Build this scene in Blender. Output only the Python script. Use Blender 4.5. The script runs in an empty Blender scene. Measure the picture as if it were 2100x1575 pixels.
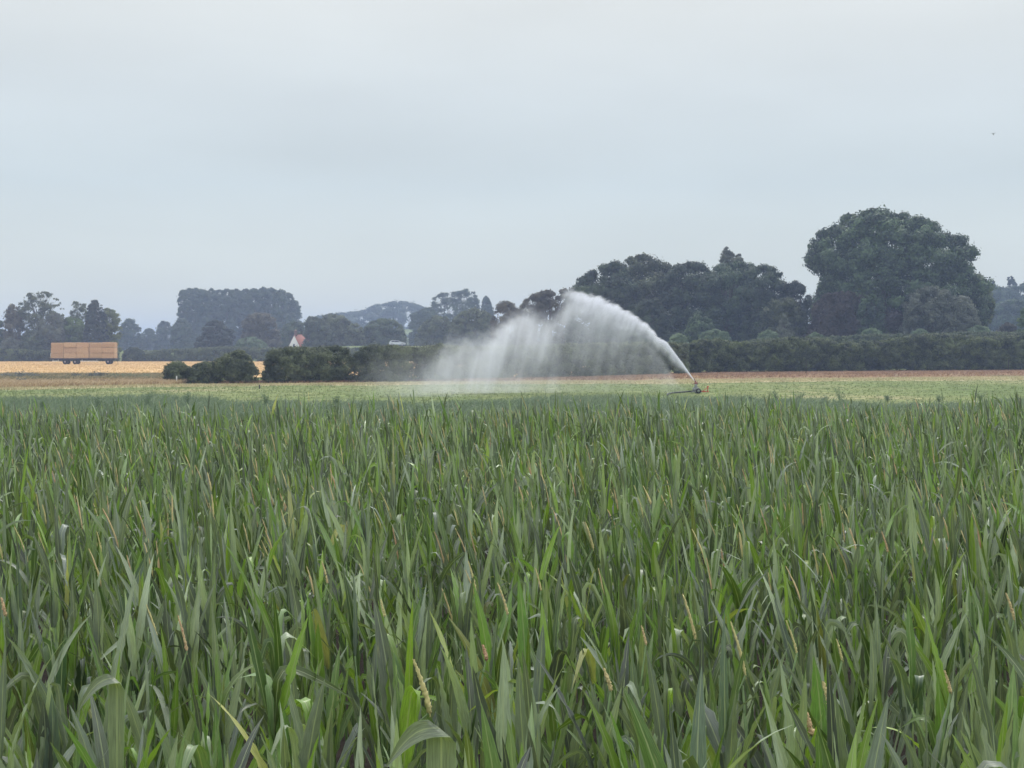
import bpy, math, random
import numpy as np
from mathutils import Vector, Matrix

C = bpy.context.scene.collection
sc = bpy.context.scene
R = math.radians
rng = np.random.default_rng(7)
random.seed(7)

# ------------------------------------------------------------------ camera
HZ, FP, CAMZ = 715.0, 3000.0, 3.0          # horizon row, focal length (photo pixels), eye height
cam = bpy.data.cameras.new('camera')
camo = bpy.data.objects.new('camera', cam); C.objects.link(camo)
camo.location = (0, 0, CAMZ); camo.rotation_euler = (R(90), 0, 0)
cam.sensor_width = 36; cam.lens = 36*FP/2100; cam.shift_y = (HZ-787.5)/2100
cam.clip_start = 0.1; cam.clip_end = 6000
sc.camera = camo

# ------------------------------------------------------------------ world, sun, exposure
SUN_EL, SUN_AZ = R(54), R(22)
w = bpy.data.worlds.new('World'); sc.world = w; w.use_nodes = True
nt = w.node_tree; nt.nodes.clear()
def N(tree, t, **kw):
    n = tree.nodes.new(t)
    for k, v in kw.items():
        if k in ('op',): n.operation = v
        else: setattr(n, k, v)
    return n
def L(tree, a, b): tree.links.new(a, b)
wo = N(nt, 'ShaderNodeOutputWorld'); bg = N(nt, 'ShaderNodeBackground'); bg.inputs[1].default_value = 0.1
sky = N(nt, 'ShaderNodeTexSky'); sky.sky_type = 'NISHITA'; sky.sun_disc = False
sky.sun_elevation = SUN_EL; sky.sun_rotation = SUN_AZ; sky.dust_density = 3; sky.air_density = 1.0
tc = N(nt, 'ShaderNodeTexCoord')
sep = N(nt, 'ShaderNodeSeparateXYZ'); L(nt, tc.outputs['Generated'], sep.inputs[0])
ramp = N(nt, 'ShaderNodeValToRGB'); L(nt, sep.outputs[2], ramp.inputs[0])
e = ramp.color_ramp.elements
e[0].position = 0.0; e[0].color = (0.392, 0.406, 0.376, 1)
e[1].position = 1.0; e[1].color = (1.05, 1.07, 1.08, 1)
for p, c in ((0.05, (0.360, 0.391, 0.376)), (0.11, (0.322, 0.368, 0.386)), (0.17, (0.352, 0.386, 0.400)), (0.235, (0.410, 0.430, 0.428)), (0.45, (0.66, 0.68, 0.70))):
    q = e.new(p); q.color = (*c, 1)
mp = N(nt, 'ShaderNodeMapping'); mp.inputs['Scale'].default_value = (3.0, 3.0, 11.0)
L(nt, tc.outputs['Generated'], mp.inputs[0])
no = N(nt, 'ShaderNodeTexNoise'); no.inputs['Scale'].default_value = 1.3; no.inputs['Detail'].default_value = 4; no.inputs['Roughness'].default_value = 0.45
L(nt, mp.outputs[0], no.inputs['Vector'])
mr = N(nt, 'ShaderNodeMapRange'); mr.inputs[1].default_value = .3; mr.inputs[2].default_value = .7
mr.inputs[3].default_value = 0.955; mr.inputs[4].default_value = 1.06
L(nt, no.outputs[0], mr.inputs[0])
sc2 = N(nt, 'ShaderNodeVectorMath', op='SCALE'); L(nt, ramp.outputs[0], sc2.inputs[0])
m20 = N(nt, 'ShaderNodeMath', op='MULTIPLY'); m20.inputs[1].default_value = 20.0; L(nt, mr.outputs[0], m20.inputs[0])
L(nt, m20.outputs[0], sc2.inputs['Scale'])
mixw = N(nt, 'ShaderNodeMix', data_type='RGBA'); mixw.inputs[0].default_value = 0.93
L(nt, sky.outputs[0], mixw.inputs[6]); L(nt, sc2.outputs[0], mixw.inputs[7])
L(nt, mixw.outputs[2], bg.inputs[0]); L(nt, bg.outputs[0], wo.inputs[0])

sun = bpy.data.lights.new('sun', 'SUN'); sun.energy = 1.5; sun.angle = R(10); sun.color = (1, .96, .9)
suno = bpy.data.objects.new('sun', sun); C.objects.link(suno)
sd = Vector((math.sin(SUN_AZ)*math.cos(SUN_EL), math.cos(SUN_AZ)*math.cos(SUN_EL), math.sin(SUN_EL)))
suno.rotation_euler = (-sd).to_track_quat('-Z', 'Y').to_euler(); suno.location = (0, -5, 30)
vs = sc.view_settings; vs.view_transform = 'Standard'; vs.look = 'None'; vs.exposure = 0; vs.gamma = 1
sc.render.engine = 'CYCLES'
cy = sc.cycles
cy.max_bounces = 8; cy.diffuse_bounces = 2; cy.glossy_bounces = 2; cy.transmission_bounces = 4; cy.volume_bounces = 2; cy.transparent_max_bounces = 8
cy.use_denoising = True; cy.denoising_input_passes = 'RGB_ALBEDO_NORMAL'; cy.denoising_prefilter = 'ACCURATE'
try: cy.denoiser = 'OPENIMAGEDENOISE'
except Exception: pass
cy.volume_step_rate = 1.0; cy.volume_max_steps = 256
cy.caustics_reflective = False; cy.caustics_refractive = False

# ------------------------------------------------------------------ helpers
def X(px, d): return (px-1050.0)/FP*d
def Zp(py, d): return CAMZ+(HZ-py)/FP*d
def ss(a, b, x):
    t = np.clip((x-a)/(b-a), 0, 1); return t*t*(3-2*t)
def ground_z(x, y):
    x = np.asarray(x, float); y = np.asarray(y, float)
    z = (2.5+1.15*ss(-62, -42, x))*ss(351, 367, y)*(1-.85*ss(386, 398, y))
    hill = 15*np.exp(-((x+62)/70)**2)*ss(700, 900, y)
    return z+hill
def tag(o, label=None, cat=None, group=None, kind=None):
    if label: o['label'] = label
    if cat: o['category'] = cat
    if group: o['group'] = group
    if kind: o['kind'] = kind
    return o
def empty(name, loc=(0, 0, 0), rz=0):
    o = bpy.data.objects.new(name, None); C.objects.link(o)
    o.location = loc; o.rotation_euler = (0, 0, rz); o.empty_display_size = .2
    return o
def mesh(name, V, F, mats, parent=None, rnd=None, uv=None, smooth=False, midx=None, link=True):
    """V (n,3); F = array (m,k) or list of arrays with differing k"""
    V = np.asarray(V, np.float32)
    if not isinstance(F, list): F = [F]
    F = [np.asarray(f, np.int32) for f in F if len(f)]
    me = bpy.data.meshes.new(name)
    me.vertices.add(len(V)); me.vertices.foreach_set('co', V.ravel())
    nl = sum(f.size for f in F); nf = sum(len(f) for f in F)
    me.loops.add(nl); me.loops.foreach_set('vertex_index', np.concatenate([f.ravel() for f in F]))
    me.polygons.add(nf)
    tot = np.concatenate([np.full(len(f), f.shape[1], np.int32) for f in F])
    st = np.concatenate([[0], np.cumsum(tot)[:-1]]).astype(np.int32)
    me.polygons.foreach_set('loop_start', st)
    me.update(calc_edges=True)
    if smooth: me.polygons.foreach_set('use_smooth', np.ones(nf, bool))
    if rnd is not None:
        a = me.attributes.new('rnd', 'FLOAT', 'POINT'); a.data.foreach_set('value', np.asarray(rnd, np.float32))
    if uv is not None:
        a = me.attributes.new('lf', 'FLOAT_VECTOR', 'POINT'); a.data.foreach_set('vector', np.asarray(uv, np.float32).ravel())
    if not isinstance(mats, (list, tuple)): mats = [mats]
    for m in mats: me.materials.append(m)
    if midx is not None: me.polygons.foreach_set('material_index', np.asarray(midx, np.int32))
    o = bpy.data.objects.new(name, me)
    if link: C.objects.link(o)
    if parent: o.parent = parent
    return o
class MB:
    """collects boxes, tubes, lathes into one mesh"""
    def __init__(s): s.V = []; s.F4 = []; s.F3 = []; s.n = 0
    def add(s, V, F4=(), F3=()):
        V = np.asarray(V, float); s.V.append(V)
        if len(F4): s.F4.append(np.asarray(F4, int)+s.n)
        if len(F3): s.F3.append(np.asarray(F3, int)+s.n)
        s.n += len(V); return s
    def box(s, c, d, rot=None, bev=0.0):
        d = np.array(d, float)/2
        b = min(bev, d.min()*.9)
        if b <= 0:
            P = np.array([[x, y, z] for x in (-1, 1) for y in (-1, 1) for z in (-1, 1)])*d
            F = [[0, 1, 3, 2], [4, 6, 7, 5], [0, 4, 5, 1], [2, 3, 7, 6], [0, 2, 6, 4], [1, 5, 7, 3]]
            F3 = []
        else:
            P = []; idx = {}
            for x in (-1, 1):
                for y in (-1, 1):
                    for z in (-1, 1):
                        for a in range(3):
                            q = np.array([x, y, z])*d; o = np.array([x, y, z])*b
                            o[a] = 0; idx[(x, y, z, a)] = len(P); P.append(q-o)
            P = np.array(P); F = []; F3 = []
            for a in range(3):
                u, v = (a+1) % 3, (a+2) % 3
                for sg in (-1, 1):
                    f = []
                    for (p, q) in ((-1, -1), (1, -1), (1, 1), (-1, 1)):
                        k = [0, 0, 0]; k[a] = sg; k[u] = p; k[v] = q; f.append(idx[(*k, a)])
                    F.append(f if sg > 0 else f[::-1])
                for p in (-1, 1):
                    for q in (-1, 1):
                        k1 = [0, 0, 0]; k2 = [0, 0, 0]; k1[a] = -1; k2[a] = 1
                        for k in (k1, k2): k[u] = p; k[v] = q
                        f = [idx[(*k1, u)], idx[(*k2, u)], idx[(*k2, v)], idx[(*k1, v)]]
                        F.append(f if p*q < 0 else f[::-1])
            for x in (-1, 1):
                for y in (-1, 1):
                    for z in (-1, 1):
                        f = [idx[(x, y, z, a)] for a in range(3)]
                        F3.append(f if x*y*z > 0 else f[::-1])
        if rot is not None: P = P@np.array(rot.to_matrix()).T
        return s.add(P+np.array(c), F, F3)
    def tube(s, pts, rad, n=10, cap=True):
        pts = np.array(pts, float); m = len(pts); rad = np.broadcast_to(rad, (m,))
        T = np.gradient(pts, axis=0); T /= np.linalg.norm(T, axis=1)[:, None]+1e-9
        ref = np.array([0, 0, 1.]) if abs(T[0][2]) < .9 else np.array([1., 0, 0])
        V = []
        for i in range(m):
            a = np.cross(T[i], ref); a /= np.linalg.norm(a)+1e-9; b = np.cross(T[i], a)
            th = np.linspace(0, 2*np.pi, n, endpoint=False)
            V.append(pts[i]+rad[i]*(np.cos(th)[:, None]*a+np.sin(th)[:, None]*b))
        V = np.concatenate(V); F = []
        for i in range(m-1):
            for j in range(n):
                k = (j+1) % n; F.append([i*n+j, i*n+k, (i+1)*n+k, (i+1)*n+j])
        F3 = []
        if cap:
            V = np.vstack([V, pts[0], pts[-1]])
            for j in range(n):
                k = (j+1) % n
                F3.append([m*n, k, j]); F3.append([m*n+1, (m-1)*n+j, (m-1)*n+k])
        return s.add(V, F, F3)
    def prism(s, poly, y0, y1):
        """poly in x,z extruded along y"""
        n = len(poly); V = [(p[0], y0, p[1]) for p in poly]+[(p[0], y1, p[1]) for p in poly]
        F = [[i, (i+1) % n, n+(i+1) % n, n+i] for i in range(n)]
        c0 = len(V); cx = np.mean([p[0] for p in poly]); cz = np.mean([p[1] for p in poly])
        V += [(cx, y0, cz), (cx, y1, cz)]
        F3 = [[c0, (i+1) % n, i] for i in range(n)]+[[c0+1, n+i, n+(i+1) % n] for i in range(n)]
        return s.add(V, F, F3)
    def build(s, name, mat, parent=None, smooth=False):
        F = []
        if s.F4: F.append(np.concatenate(s.F4))
        if s.F3: F.append(np.concatenate(s.F3))
        o = mesh(name, np.concatenate(s.V), F, mat, parent, smooth=False)
        if smooth:
            for p in o.data.polygons: p.use_smooth = True
        return o

# ------------------------------------------------------------------ materials
def newmat(name):
    m = bpy.data.materials.new(name); m.use_nodes = True; t = m.node_tree; t.nodes.clear()
    out = N(t, 'ShaderNodeOutputMaterial'); return m, t, out
def plain(name, col, rough=.6, metal=0, var=.15, scale=8, bump=0):
    m, t, out = newmat(name)
    b = N(t, 'ShaderNodeBsdfPrincipled'); L(t, b.outputs[0], out.inputs[0])
    b.inputs['Roughness'].default_value = rough; b.inputs['Metallic'].default_value = metal
    tc = N(t, 'ShaderNodeTexCoord'); n = N(t, 'ShaderNodeTexNoise'); n.inputs['Scale'].default_value = scale; n.inputs['Detail'].default_value = 5
    L(t, tc.outputs['Object'], n.inputs['Vector'])
    r = N(t, 'ShaderNodeValToRGB'); L(t, n.outputs[0], r.inputs[0])
    r.color_ramp.elements[0].position = .3; r.color_ramp.elements[1].position = .7
    r.color_ramp.elements[0].color = (*[c*(1-var) for c in col], 1); r.color_ramp.elements[1].color = (*[min(1, c*(1+var)) for c in col], 1)
    L(t, r.outputs[0], b.inputs['Base Color'])
    if bump:
        bp = N(t, 'ShaderNodeBump'); bp.inputs['Strength'].default_value = bump; L(t, n.outputs[0], bp.inputs['Height']); L(t, bp.outputs[0], b.inputs['Normal'])
    return m
def foliage(name, c1, c2, trans=.25, rough=.55, scale=.35, c3=None, p3=.93):
    """leaf colour between c1 and c2 leaf by leaf, with slow drifts through the crown"""
    m, t, out = newmat(name)
    at = N(t, 'ShaderNodeAttribute', attribute_name='rnd')
    g = N(t, 'ShaderNodeNewGeometry'); n = N(t, 'ShaderNodeTexNoise'); n.inputs['Scale'].default_value = scale; n.inputs['Detail'].default_value = 2
    L(t, g.outputs['Position'], n.inputs['Vector'])
    a = N(t, 'ShaderNodeMath', op='MULTIPLY_ADD'); L(t, n.outputs[0], a.inputs[0]); a.inputs[1].default_value = 1.4; a.inputs[2].default_value = -.7
    b = N(t, 'ShaderNodeMath', op='MULTIPLY_ADD'); L(t, at.outputs['Fac'], b.inputs[0]); b.inputs[1].default_value = .8; L(t, a.outputs[0], b.inputs[2])
    r = N(t, 'ShaderNodeValToRGB'); L(t, b.outputs[0], r.inputs[0])
    r.color_ramp.elements[0].color = (*c1, 1); r.color_ramp.elements[1].color = (*c2, 1)
    r.color_ramp.elements[0].position = .1; r.color_ramp.elements[1].position = .8
    if c3: q = r.color_ramp.elements.new(p3); q.color = (*c3, 1)
    bs = N(t, 'ShaderNodeBsdfPrincipled'); bs.inputs['Roughness'].default_value = rough; bs.inputs['Specular IOR Level'].default_value = .3
    L(t, r.outputs[0], bs.inputs['Base Color'])
    tr = N(t, 'ShaderNodeBsdfTranslucent'); L(t, r.outputs[0], tr.inputs[0])
    mx = N(t, 'ShaderNodeMixShader'); mx.inputs[0].default_value = trans
    L(t, bs.outputs[0], mx.inputs[1]); L(t, tr.outputs[0], mx.inputs[2]); L(t, mx.outputs[0], out.inputs[0])
    return m
def ground_mat(name, cols, scale=.15, stretch=(1, 1, 1), fine=3.0, bump=.3):
    """patchy ground: coarse noise picks between colours, fine noise breaks it up"""
    m, t, out = newmat(name)
    g = N(t, 'ShaderNodeNewGeometry'); mp = N(t, 'ShaderNodeMapping'); mp.inputs['Scale'].default_value = stretch
    L(t, g.outputs['Position'], mp.inputs[0])
    n = N(t, 'ShaderNodeTexNoise'); n.inputs['Scale'].default_value = scale; n.inputs['Detail'].default_value = 7; n.inputs['Roughness'].default_value = .62
    L(t, mp.outputs[0], n.inputs['Vector'])
    r = N(t, 'ShaderNodeValToRGB'); L(t, n.outputs[0], r.inputs[0])
    k = len(cols); r.color_ramp.elements[0].color = (*cols[0], 1); r.color_ramp.elements[1].color = (*cols[-1], 1)
    r.color_ramp.elements[0].position = .33; r.color_ramp.elements[1].position = .68
    for i in range(1, k-1):
        q = r.color_ramp.elements.new(.33+.35*i/(k-1)); q.color = (*cols[i], 1)
    f = N(t, 'ShaderNodeTexNoise'); f.inputs['Scale'].default_value = fine; f.inputs['Detail'].default_value = 4
    L(t, g.outputs['Position'], f.inputs['Vector'])
    mr = N(t, 'ShaderNodeMapRange'); mr.inputs[1].default_value = .3; mr.inputs[2].default_value = .7; mr.inputs[3].default_value = .7; mr.inputs[4].default_value = 1.25
    L(t, f.outputs[0], mr.inputs[0])
    s = N(t, 'ShaderNodeVectorMath', op='SCALE'); L(t, r.outputs[0], s.inputs[0]); L(t, mr.outputs[0], s.inputs['Scale'])
    b = N(t, 'ShaderNodeBsdfPrincipled'); b.inputs['Roughness'].default_value = .95; b.inputs['Specular IOR Level'].default_value = .1
    L(t, s.outputs[0], b.inputs['Base Color'])
    bp = N(t, 'ShaderNodeBump'); bp.inputs['Strength'].default_value = bump; bp.inputs['Distance'].default_value = .15; L(t, f.outputs[0], bp.inputs['Height']); L(t, bp.outputs[0], b.inputs['Normal'])
    L(t, b.outputs[0], out.inputs[0])
    return m
def maize_leaf_mat():
    m, t, out = newmat('maize_leaf')
    at = N(t, 'ShaderNodeAttribute', attribute_name='rnd')
    lf = N(t, 'ShaderNodeAttribute', attribute_name='lf'); sx = N(t, 'ShaderNodeSeparateXYZ'); L(t, lf.outputs['Vector'], sx.inputs[0])
    r = N(t, 'ShaderNodeValToRGB'); L(t, at.outputs['Fac'], r.inputs[0])
    el = r.color_ramp.elements
    el[0].position = 0; el[0].color = (.040, .075, .034, 1); el[1].position = 1; el[1].color = (.36, .36, .13, 1)
    for p, c in ((.22, (.125, .155, .135)), (.42, (.215, .262, .190)), (.54, (.24, .295, .185)), (.68, (.095, .175, .045)), (.86, (.175, .27, .035)), (.95, (.22, .26, .08))):
        q = el.new(p); q.color = (*c, 1)
    # fine veins along the blade
    cv = N(t, 'ShaderNodeCombineXYZ')
    mu = N(t, 'ShaderNodeMath', op='MULTIPLY'); mu.inputs[1].default_value = 9; L(t, sx.outputs[0], mu.inputs[0])
    mv = N(t, 'ShaderNodeMath', op='MULTIPLY'); mv.inputs[1].default_value = 1.2; L(t, sx.outputs[1], mv.inputs[0])
    mw = N(t, 'ShaderNodeMath', op='MULTIPLY'); mw.inputs[1].default_value = 37; L(t, sx.outputs[2], mw.inputs[0])
    L(t, mu.outputs[0], cv.inputs[0]); L(t, mv.outputs[0], cv.inputs[1]); L(t, mw.outputs[0], cv.inputs[2])
    n = N(t, 'ShaderNodeTexNoise'); n.inputs['Scale'].default_value = 1; n.inputs['Detail'].default_value = 3
    L(t, cv.outputs[0], n.inputs['Vector'])
    mr = N(t, 'ShaderNodeMapRange'); mr.inputs[1].default_value = .3; mr.inputs[2].default_value = .7; mr.inputs[3].default_value = .72; mr.inputs[4].default_value = 1.28
    L(t, n.outputs[0], mr.inputs[0])
    vb = N(t, 'ShaderNodeMapRange'); vb.inputs[3].default_value = .36; vb.inputs[4].default_value = 1.5; L(t, sx.outputs[2], vb.inputs[0])
    vm = N(t, 'ShaderNodeMath', op='MULTIPLY'); L(t, mr.outputs[0], vm.inputs[0]); L(t, vb.outputs[0], vm.inputs[1])
    s = N(t, 'ShaderNodeVectorMath', op='SCALE'); L(t, r.outputs[0], s.inputs[0]); L(t, vm.outputs[0], s.inputs['Scale'])
    bn = N(t, 'ShaderNodeTexNoise'); bn.inputs['Scale'].default_value = .55; bn.inputs['Detail'].default_value = 5; L(t, cv.outputs[0], bn.inputs['Vector'])
    bm = N(t, 'ShaderNodeMapRange'); bm.inputs[1].default_value = .60; bm.inputs[2].default_value = .72; bm.inputs[3].default_value = 0; bm.inputs[4].default_value = .6; L(t, bn.outputs[0], bm.inputs[0])
    bx_ = N(t, 'ShaderNodeMix', data_type='RGBA'); L(t, bm.outputs[0], bx_.inputs[0]); L(t, s.outputs[0], bx_.inputs[6]); bx_.inputs[7].default_value = (.26, .27, .12, 1)
    # pale midrib
    ab = N(t, 'ShaderNodeMath', op='ABSOLUTE'); L(t, sx.outputs[0], ab.inputs[0])
    rb = N(t, 'ShaderNodeMapRange'); rb.inputs[1].default_value = .04; rb.inputs[2].default_value = .11; rb.inputs[3].default_value = .65; rb.inputs[4].default_value = 0
    L(t, ab.outputs[0], rb.inputs[0])
    mx = N(t, 'ShaderNodeMix', data_type='RGBA'); L(t, rb.outputs[0], mx.inputs[0]); L(t, bx_.outputs[2], mx.inputs[6]); mx.inputs[7].default_value = (.33, .38, .22, 1)
    # pale thin margin
    eb = N(t, 'ShaderNodeMapRange'); eb.inputs[1].default_value = .9; eb.inputs[2].default_value = 1.0; eb.inputs[3].default_value = 0; eb.inputs[4].default_value = .45
    L(t, ab.outputs[0], eb.inputs[0])
    mx2 = N(t, 'ShaderNodeMix', data_type='RGBA'); L(t, eb.outputs[0], mx2.inputs[0]); L(t, mx.outputs[2], mx2.inputs[6]); mx2.inputs[7].default_value = (.22, .32, .13, 1)
    b = N(t, 'ShaderNodeBsdfPrincipled'); b.inputs['Roughness'].default_value = .33; b.inputs['Specular IOR Level'].default_value = .7
    L(t, mx2.outputs[2], b.inputs['Base Color'])
    bp = N(t, 'ShaderNodeBump'); bp.inputs['Strength'].default_value = .35; bp.inputs['Distance'].default_value = .004; L(t, n.outputs[0], bp.inputs['Height']); L(t, bp.outputs[0], b.inputs['Normal'])
    tr = N(t, 'ShaderNodeBsdfTranslucent')
    hs = N(t, 'ShaderNodeMix', data_type='RGBA', blend_type='MULTIPLY'); hs.inputs[0].default_value = 1; L(t, mx2.outputs[2], hs.inputs[6]); hs.inputs[7].default_value = (1.5, 1.7, .5, 1)
    L(t, hs.outputs[2], tr.inputs[0])
    ms = N(t, 'ShaderNodeMixShader'); ms.inputs[0].default_value = .20
    L(t, b.outputs[0], ms.inputs[1]); L(t, tr.outputs[0], ms.inputs[2]); L(t, ms.outputs[0], out.inputs[0])
    return m
M_LEAF = maize_leaf_mat()
M_STALK = plain('maize_stalk', (.10, .17, .05), .5, var=.3, scale=12)
def tassel_mat():
    m, t, out = newmat('maize_tassel')
    at = N(t, 'ShaderNodeAttribute', attribute_name='rnd')
    r = N(t, 'ShaderNodeValToRGB'); L(t, at.outputs['Fac'], r.inputs[0]); el = r.color_ramp.elements
    el[0].position = 0; el[0].color = (.33, .16, .10, 1); el[1].position = 1; el[1].color = (.55, .50, .22, 1)
    for p, c in ((.35, (.50, .28, .18)), (.65, (.58, .44, .24))): q = el.new(p); q.color = (*c, 1)
    b = N(t, 'ShaderNodeBsdfPrincipled'); b.inputs['Roughness'].default_value = .8; L(t, r.outputs[0], b.inputs['Base Color']); L(t, b.outputs[0], out.inputs[0])
    return m
M_TASSEL = tassel_mat()

# ------------------------------------------------------------------ structure: ground sheets
def sheet(name, xs, ys, zoff, mat, bound=None, bumpy=0.0):
    """ground sheet over a grid; bound(y) -> (x0, x1) bends the side edges"""
    xs = np.asarray(xs, float); ys = np.asarray(ys, float)
    if bound is None:
        XX, YY = np.meshgrid(xs, ys)
    else:
        YY = np.repeat(ys[:, None], len(xs), 1); XX = np.array([bound(y)[0]+(bound(y)[1]-bound(y)[0])*xs for y in ys])
    ZZ = ground_z(XX, YY)+zoff
    V = np.stack([XX, YY, ZZ], -1).reshape(-1, 3); nx = len(xs); ny = len(ys)
    i, j = np.meshgrid(np.arange(ny-1), np.arange(nx-1), indexing='ij')
    a = (i*nx+j).ravel(); F = np.stack([a, a+1, a+nx+1, a+nx], 1)
    o = mesh(name, V, F, mat, smooth=True); tag(o, kind='structure'); return o
gy = np.unique(np.concatenate([np.linspace(-60, 290, 15), np.linspace(300, 400, 41), np.linspace(410, 1000, 31), np.linspace(1000, 2400, 15)]))
gx = np.unique(np.concatenate([np.linspace(-1500, -200, 14), np.linspace(-200, 200, 41), np.linspace(200, 1500, 14)]))
sheet('ground', gx, gy, 0, ground_mat('rough_ground', [(.10, .13, .05), (.14, .18, .07), (.20, .20, .10)], .05))
sheet('maize_field_soil', np.linspace(-40, 40, 9), [-12, 0, 12, 24, 42], .02, ground_mat('dark_soil', [(.022, .018, .016), (.04, .03, .025)], .8, fine=9))
# hedge line through the scene (world x, y), receding to the right
HL = [(-60, 117), (-29, 123), (-9.7, 132), (7.5, 150), (20.4, 170), (24.3, 178), (69, 197), (130, 214)]
def hedge_y(x): return np.interp(x, [p[0] for p in HL], [p[1] for p in HL])
def strip(name, f0, f1, x0, x1, zoff, mat, n=60, k=6):
    xs = np.linspace(x0, x1, n); V = []
    for x in xs:
        a, b = f0(x), f1(x)
        for t in np.linspace(0, 1, k): V.append((x, a+(b-a)*t, 0))
    V = np.array(V); V[:, 2] = ground_z(V[:, 0], V[:, 1])+zoff
    i, j = np.meshgrid(np.arange(n-1), np.arange(k-1), indexing='ij'); a = (i*k+j).ravel()
    o = mesh(name, V, np.stack([a, a+k, a+k+1, a+1], 1), mat, smooth=True); tag(o, kind='structure'); return o
# boundaries of the strips, as functions of x (wobbled)
def wob(x, a, s): return a*(math.sin(x*.21+s)+.6*math.sin(x*.53+2*s)+.3*math.sin(x*1.3+s*3))
def y_green0(x): return 79+wob(x, 2.2, 1)
def y_pale(x): return float(np.interp(x, [-60, -36, -20, -8, 12, 40, 90], [98, 104, 117, 119, 124, 136, 150]))+wob(x, 1.2, 2)
def y_verge(x): return float(np.interp(x, [-60, -36, -29, -20, -8, 12, 20, 40, 90], [106, 112, 121, 122.5, 128, 136, 140, 150, 160]))+wob(x, 1.2, 3)
def y_hedge(x): return float(hedge_y(x))+4
M_GREEN = ground_mat('mown_grass_ground', [(.125, .165, .062), (.155, .195, .075), (.19, .215, .09), (.30, .275, .15)], .07, (1, .5, 1), .5, .05)
M_PALE = ground_mat('cut_straw_ground', [(.24, .28, .12), (.42, .37, .22), (.52, .46, .29)], .2, (1, .4, 1), 1.2)
M_DRY = ground_mat('dry_grass_ground', [(.17, .105, .065), (.28, .18, .11), (.25, .18, .10), (.12, .13, .065)], .12, (1, .5, 1), 1.0)
M_STUB = ground_mat('stubble_ground', [(.44, .29, .14), (.62, .43, .22), (.68, .49, .26)], .10, (.5, 1.2, 1), .9)
strip('weedy_margin', lambda x: 40+x*.06, y_green0, -50, 80, .03, ground_mat('weedy_ground', [(.13, .18, .09), (.18, .23, .12)], .5))
strip('mown_grass_strip', y_green0, y_pale, -60, 100, .035, M_GREEN)
strip('cut_straw_strip', y_pale, y_verge, -60, 100, .04, M_PALE)
strip('dry_verge', y_verge, y_hedge, -29.5, 110, .045, M_DRY)
strip('scrub_ground', y_verge, lambda x: 152+wob(x, 3, 4), -110, -29.5, .05, ground_mat('scrub_ground', [(.12, .15, .07), (.26, .23, .13), (.42, .33, .20)], .25, (1, .5, 1)))
# stubble field behind, left
strip('stubble_field', lambda x: 152+wob(x, 3, 4), lambda x: 334-x*.02, -190, 20, .06, M_STUB, 60, 30)
# farm road behind the hedge, on the rise
strip('road', lambda x: 375.5, lambda x: 381.5, -200, 120, .05, plain('asphalt', (.06, .06, .062), .9, var=.2, scale=2))

# ------------------------------------------------------------------ foliage builders
def rand_unit(n):
    v = rng.normal(size=(n, 3)); return v/np.linalg.norm(v, axis=1)[:, None]
def leaf_quads(P, Nn, size, aspect=.6, jit=.6):
    """one folded leaf-clump quad at each P, facing roughly along Nn"""
    n = len(P); Nn = Nn+jit*rng.normal(size=(n, 3)); Nn /= np.linalg.norm(Nn, axis=1)[:, None]+1e-9
    r = rand_unit(n); A = np.cross(Nn, r); A /= np.linalg.norm(A, axis=1)[:, None]+1e-9; B = np.cross(Nn, A)
    s = (size*(.6+.8*rng.random(n)))[:, None]
    a = A*s*.5; b = B*s*.5*aspect
    k = (rng.random((n, 1))-.5)*.5
    V = np.stack([P-a, P-b*(1+k)+Nn*s*.08, P+a, P+b*(1-k)+Nn*s*.08], 1).reshape(-1, 3)
    F = np.arange(4*n).reshape(-1, 4)
    return V, F
def poly_dist(P, poly):
    """inside test and distance to outline for 2-D points"""
    poly = np.asarray(poly, float); a = poly; b = np.roll(poly, -1, 0)
    d = np.full(len(P), 1e9); ins = np.zeros(len(P), bool)
    for p, q in zip(a, b):
        e_ = q-p; t = np.clip(((P-p)@e_)/(e_@e_+1e-12), 0, 1); pr = p+t[:, None]*e_
        d = np.minimum(d, np.linalg.norm(P-pr, axis=1))
        c = ((p[1] > P[:, 1]) != (q[1] > P[:, 1]))
        with np.errstate(divide='ignore', invalid='ignore'):
            xi = (q[0]-p[0])*(P[:, 1]-p[1])/(q[1]-p[1])+p[0]
        ins ^= c & (P[:, 0] < xi)
    return ins, d
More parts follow.
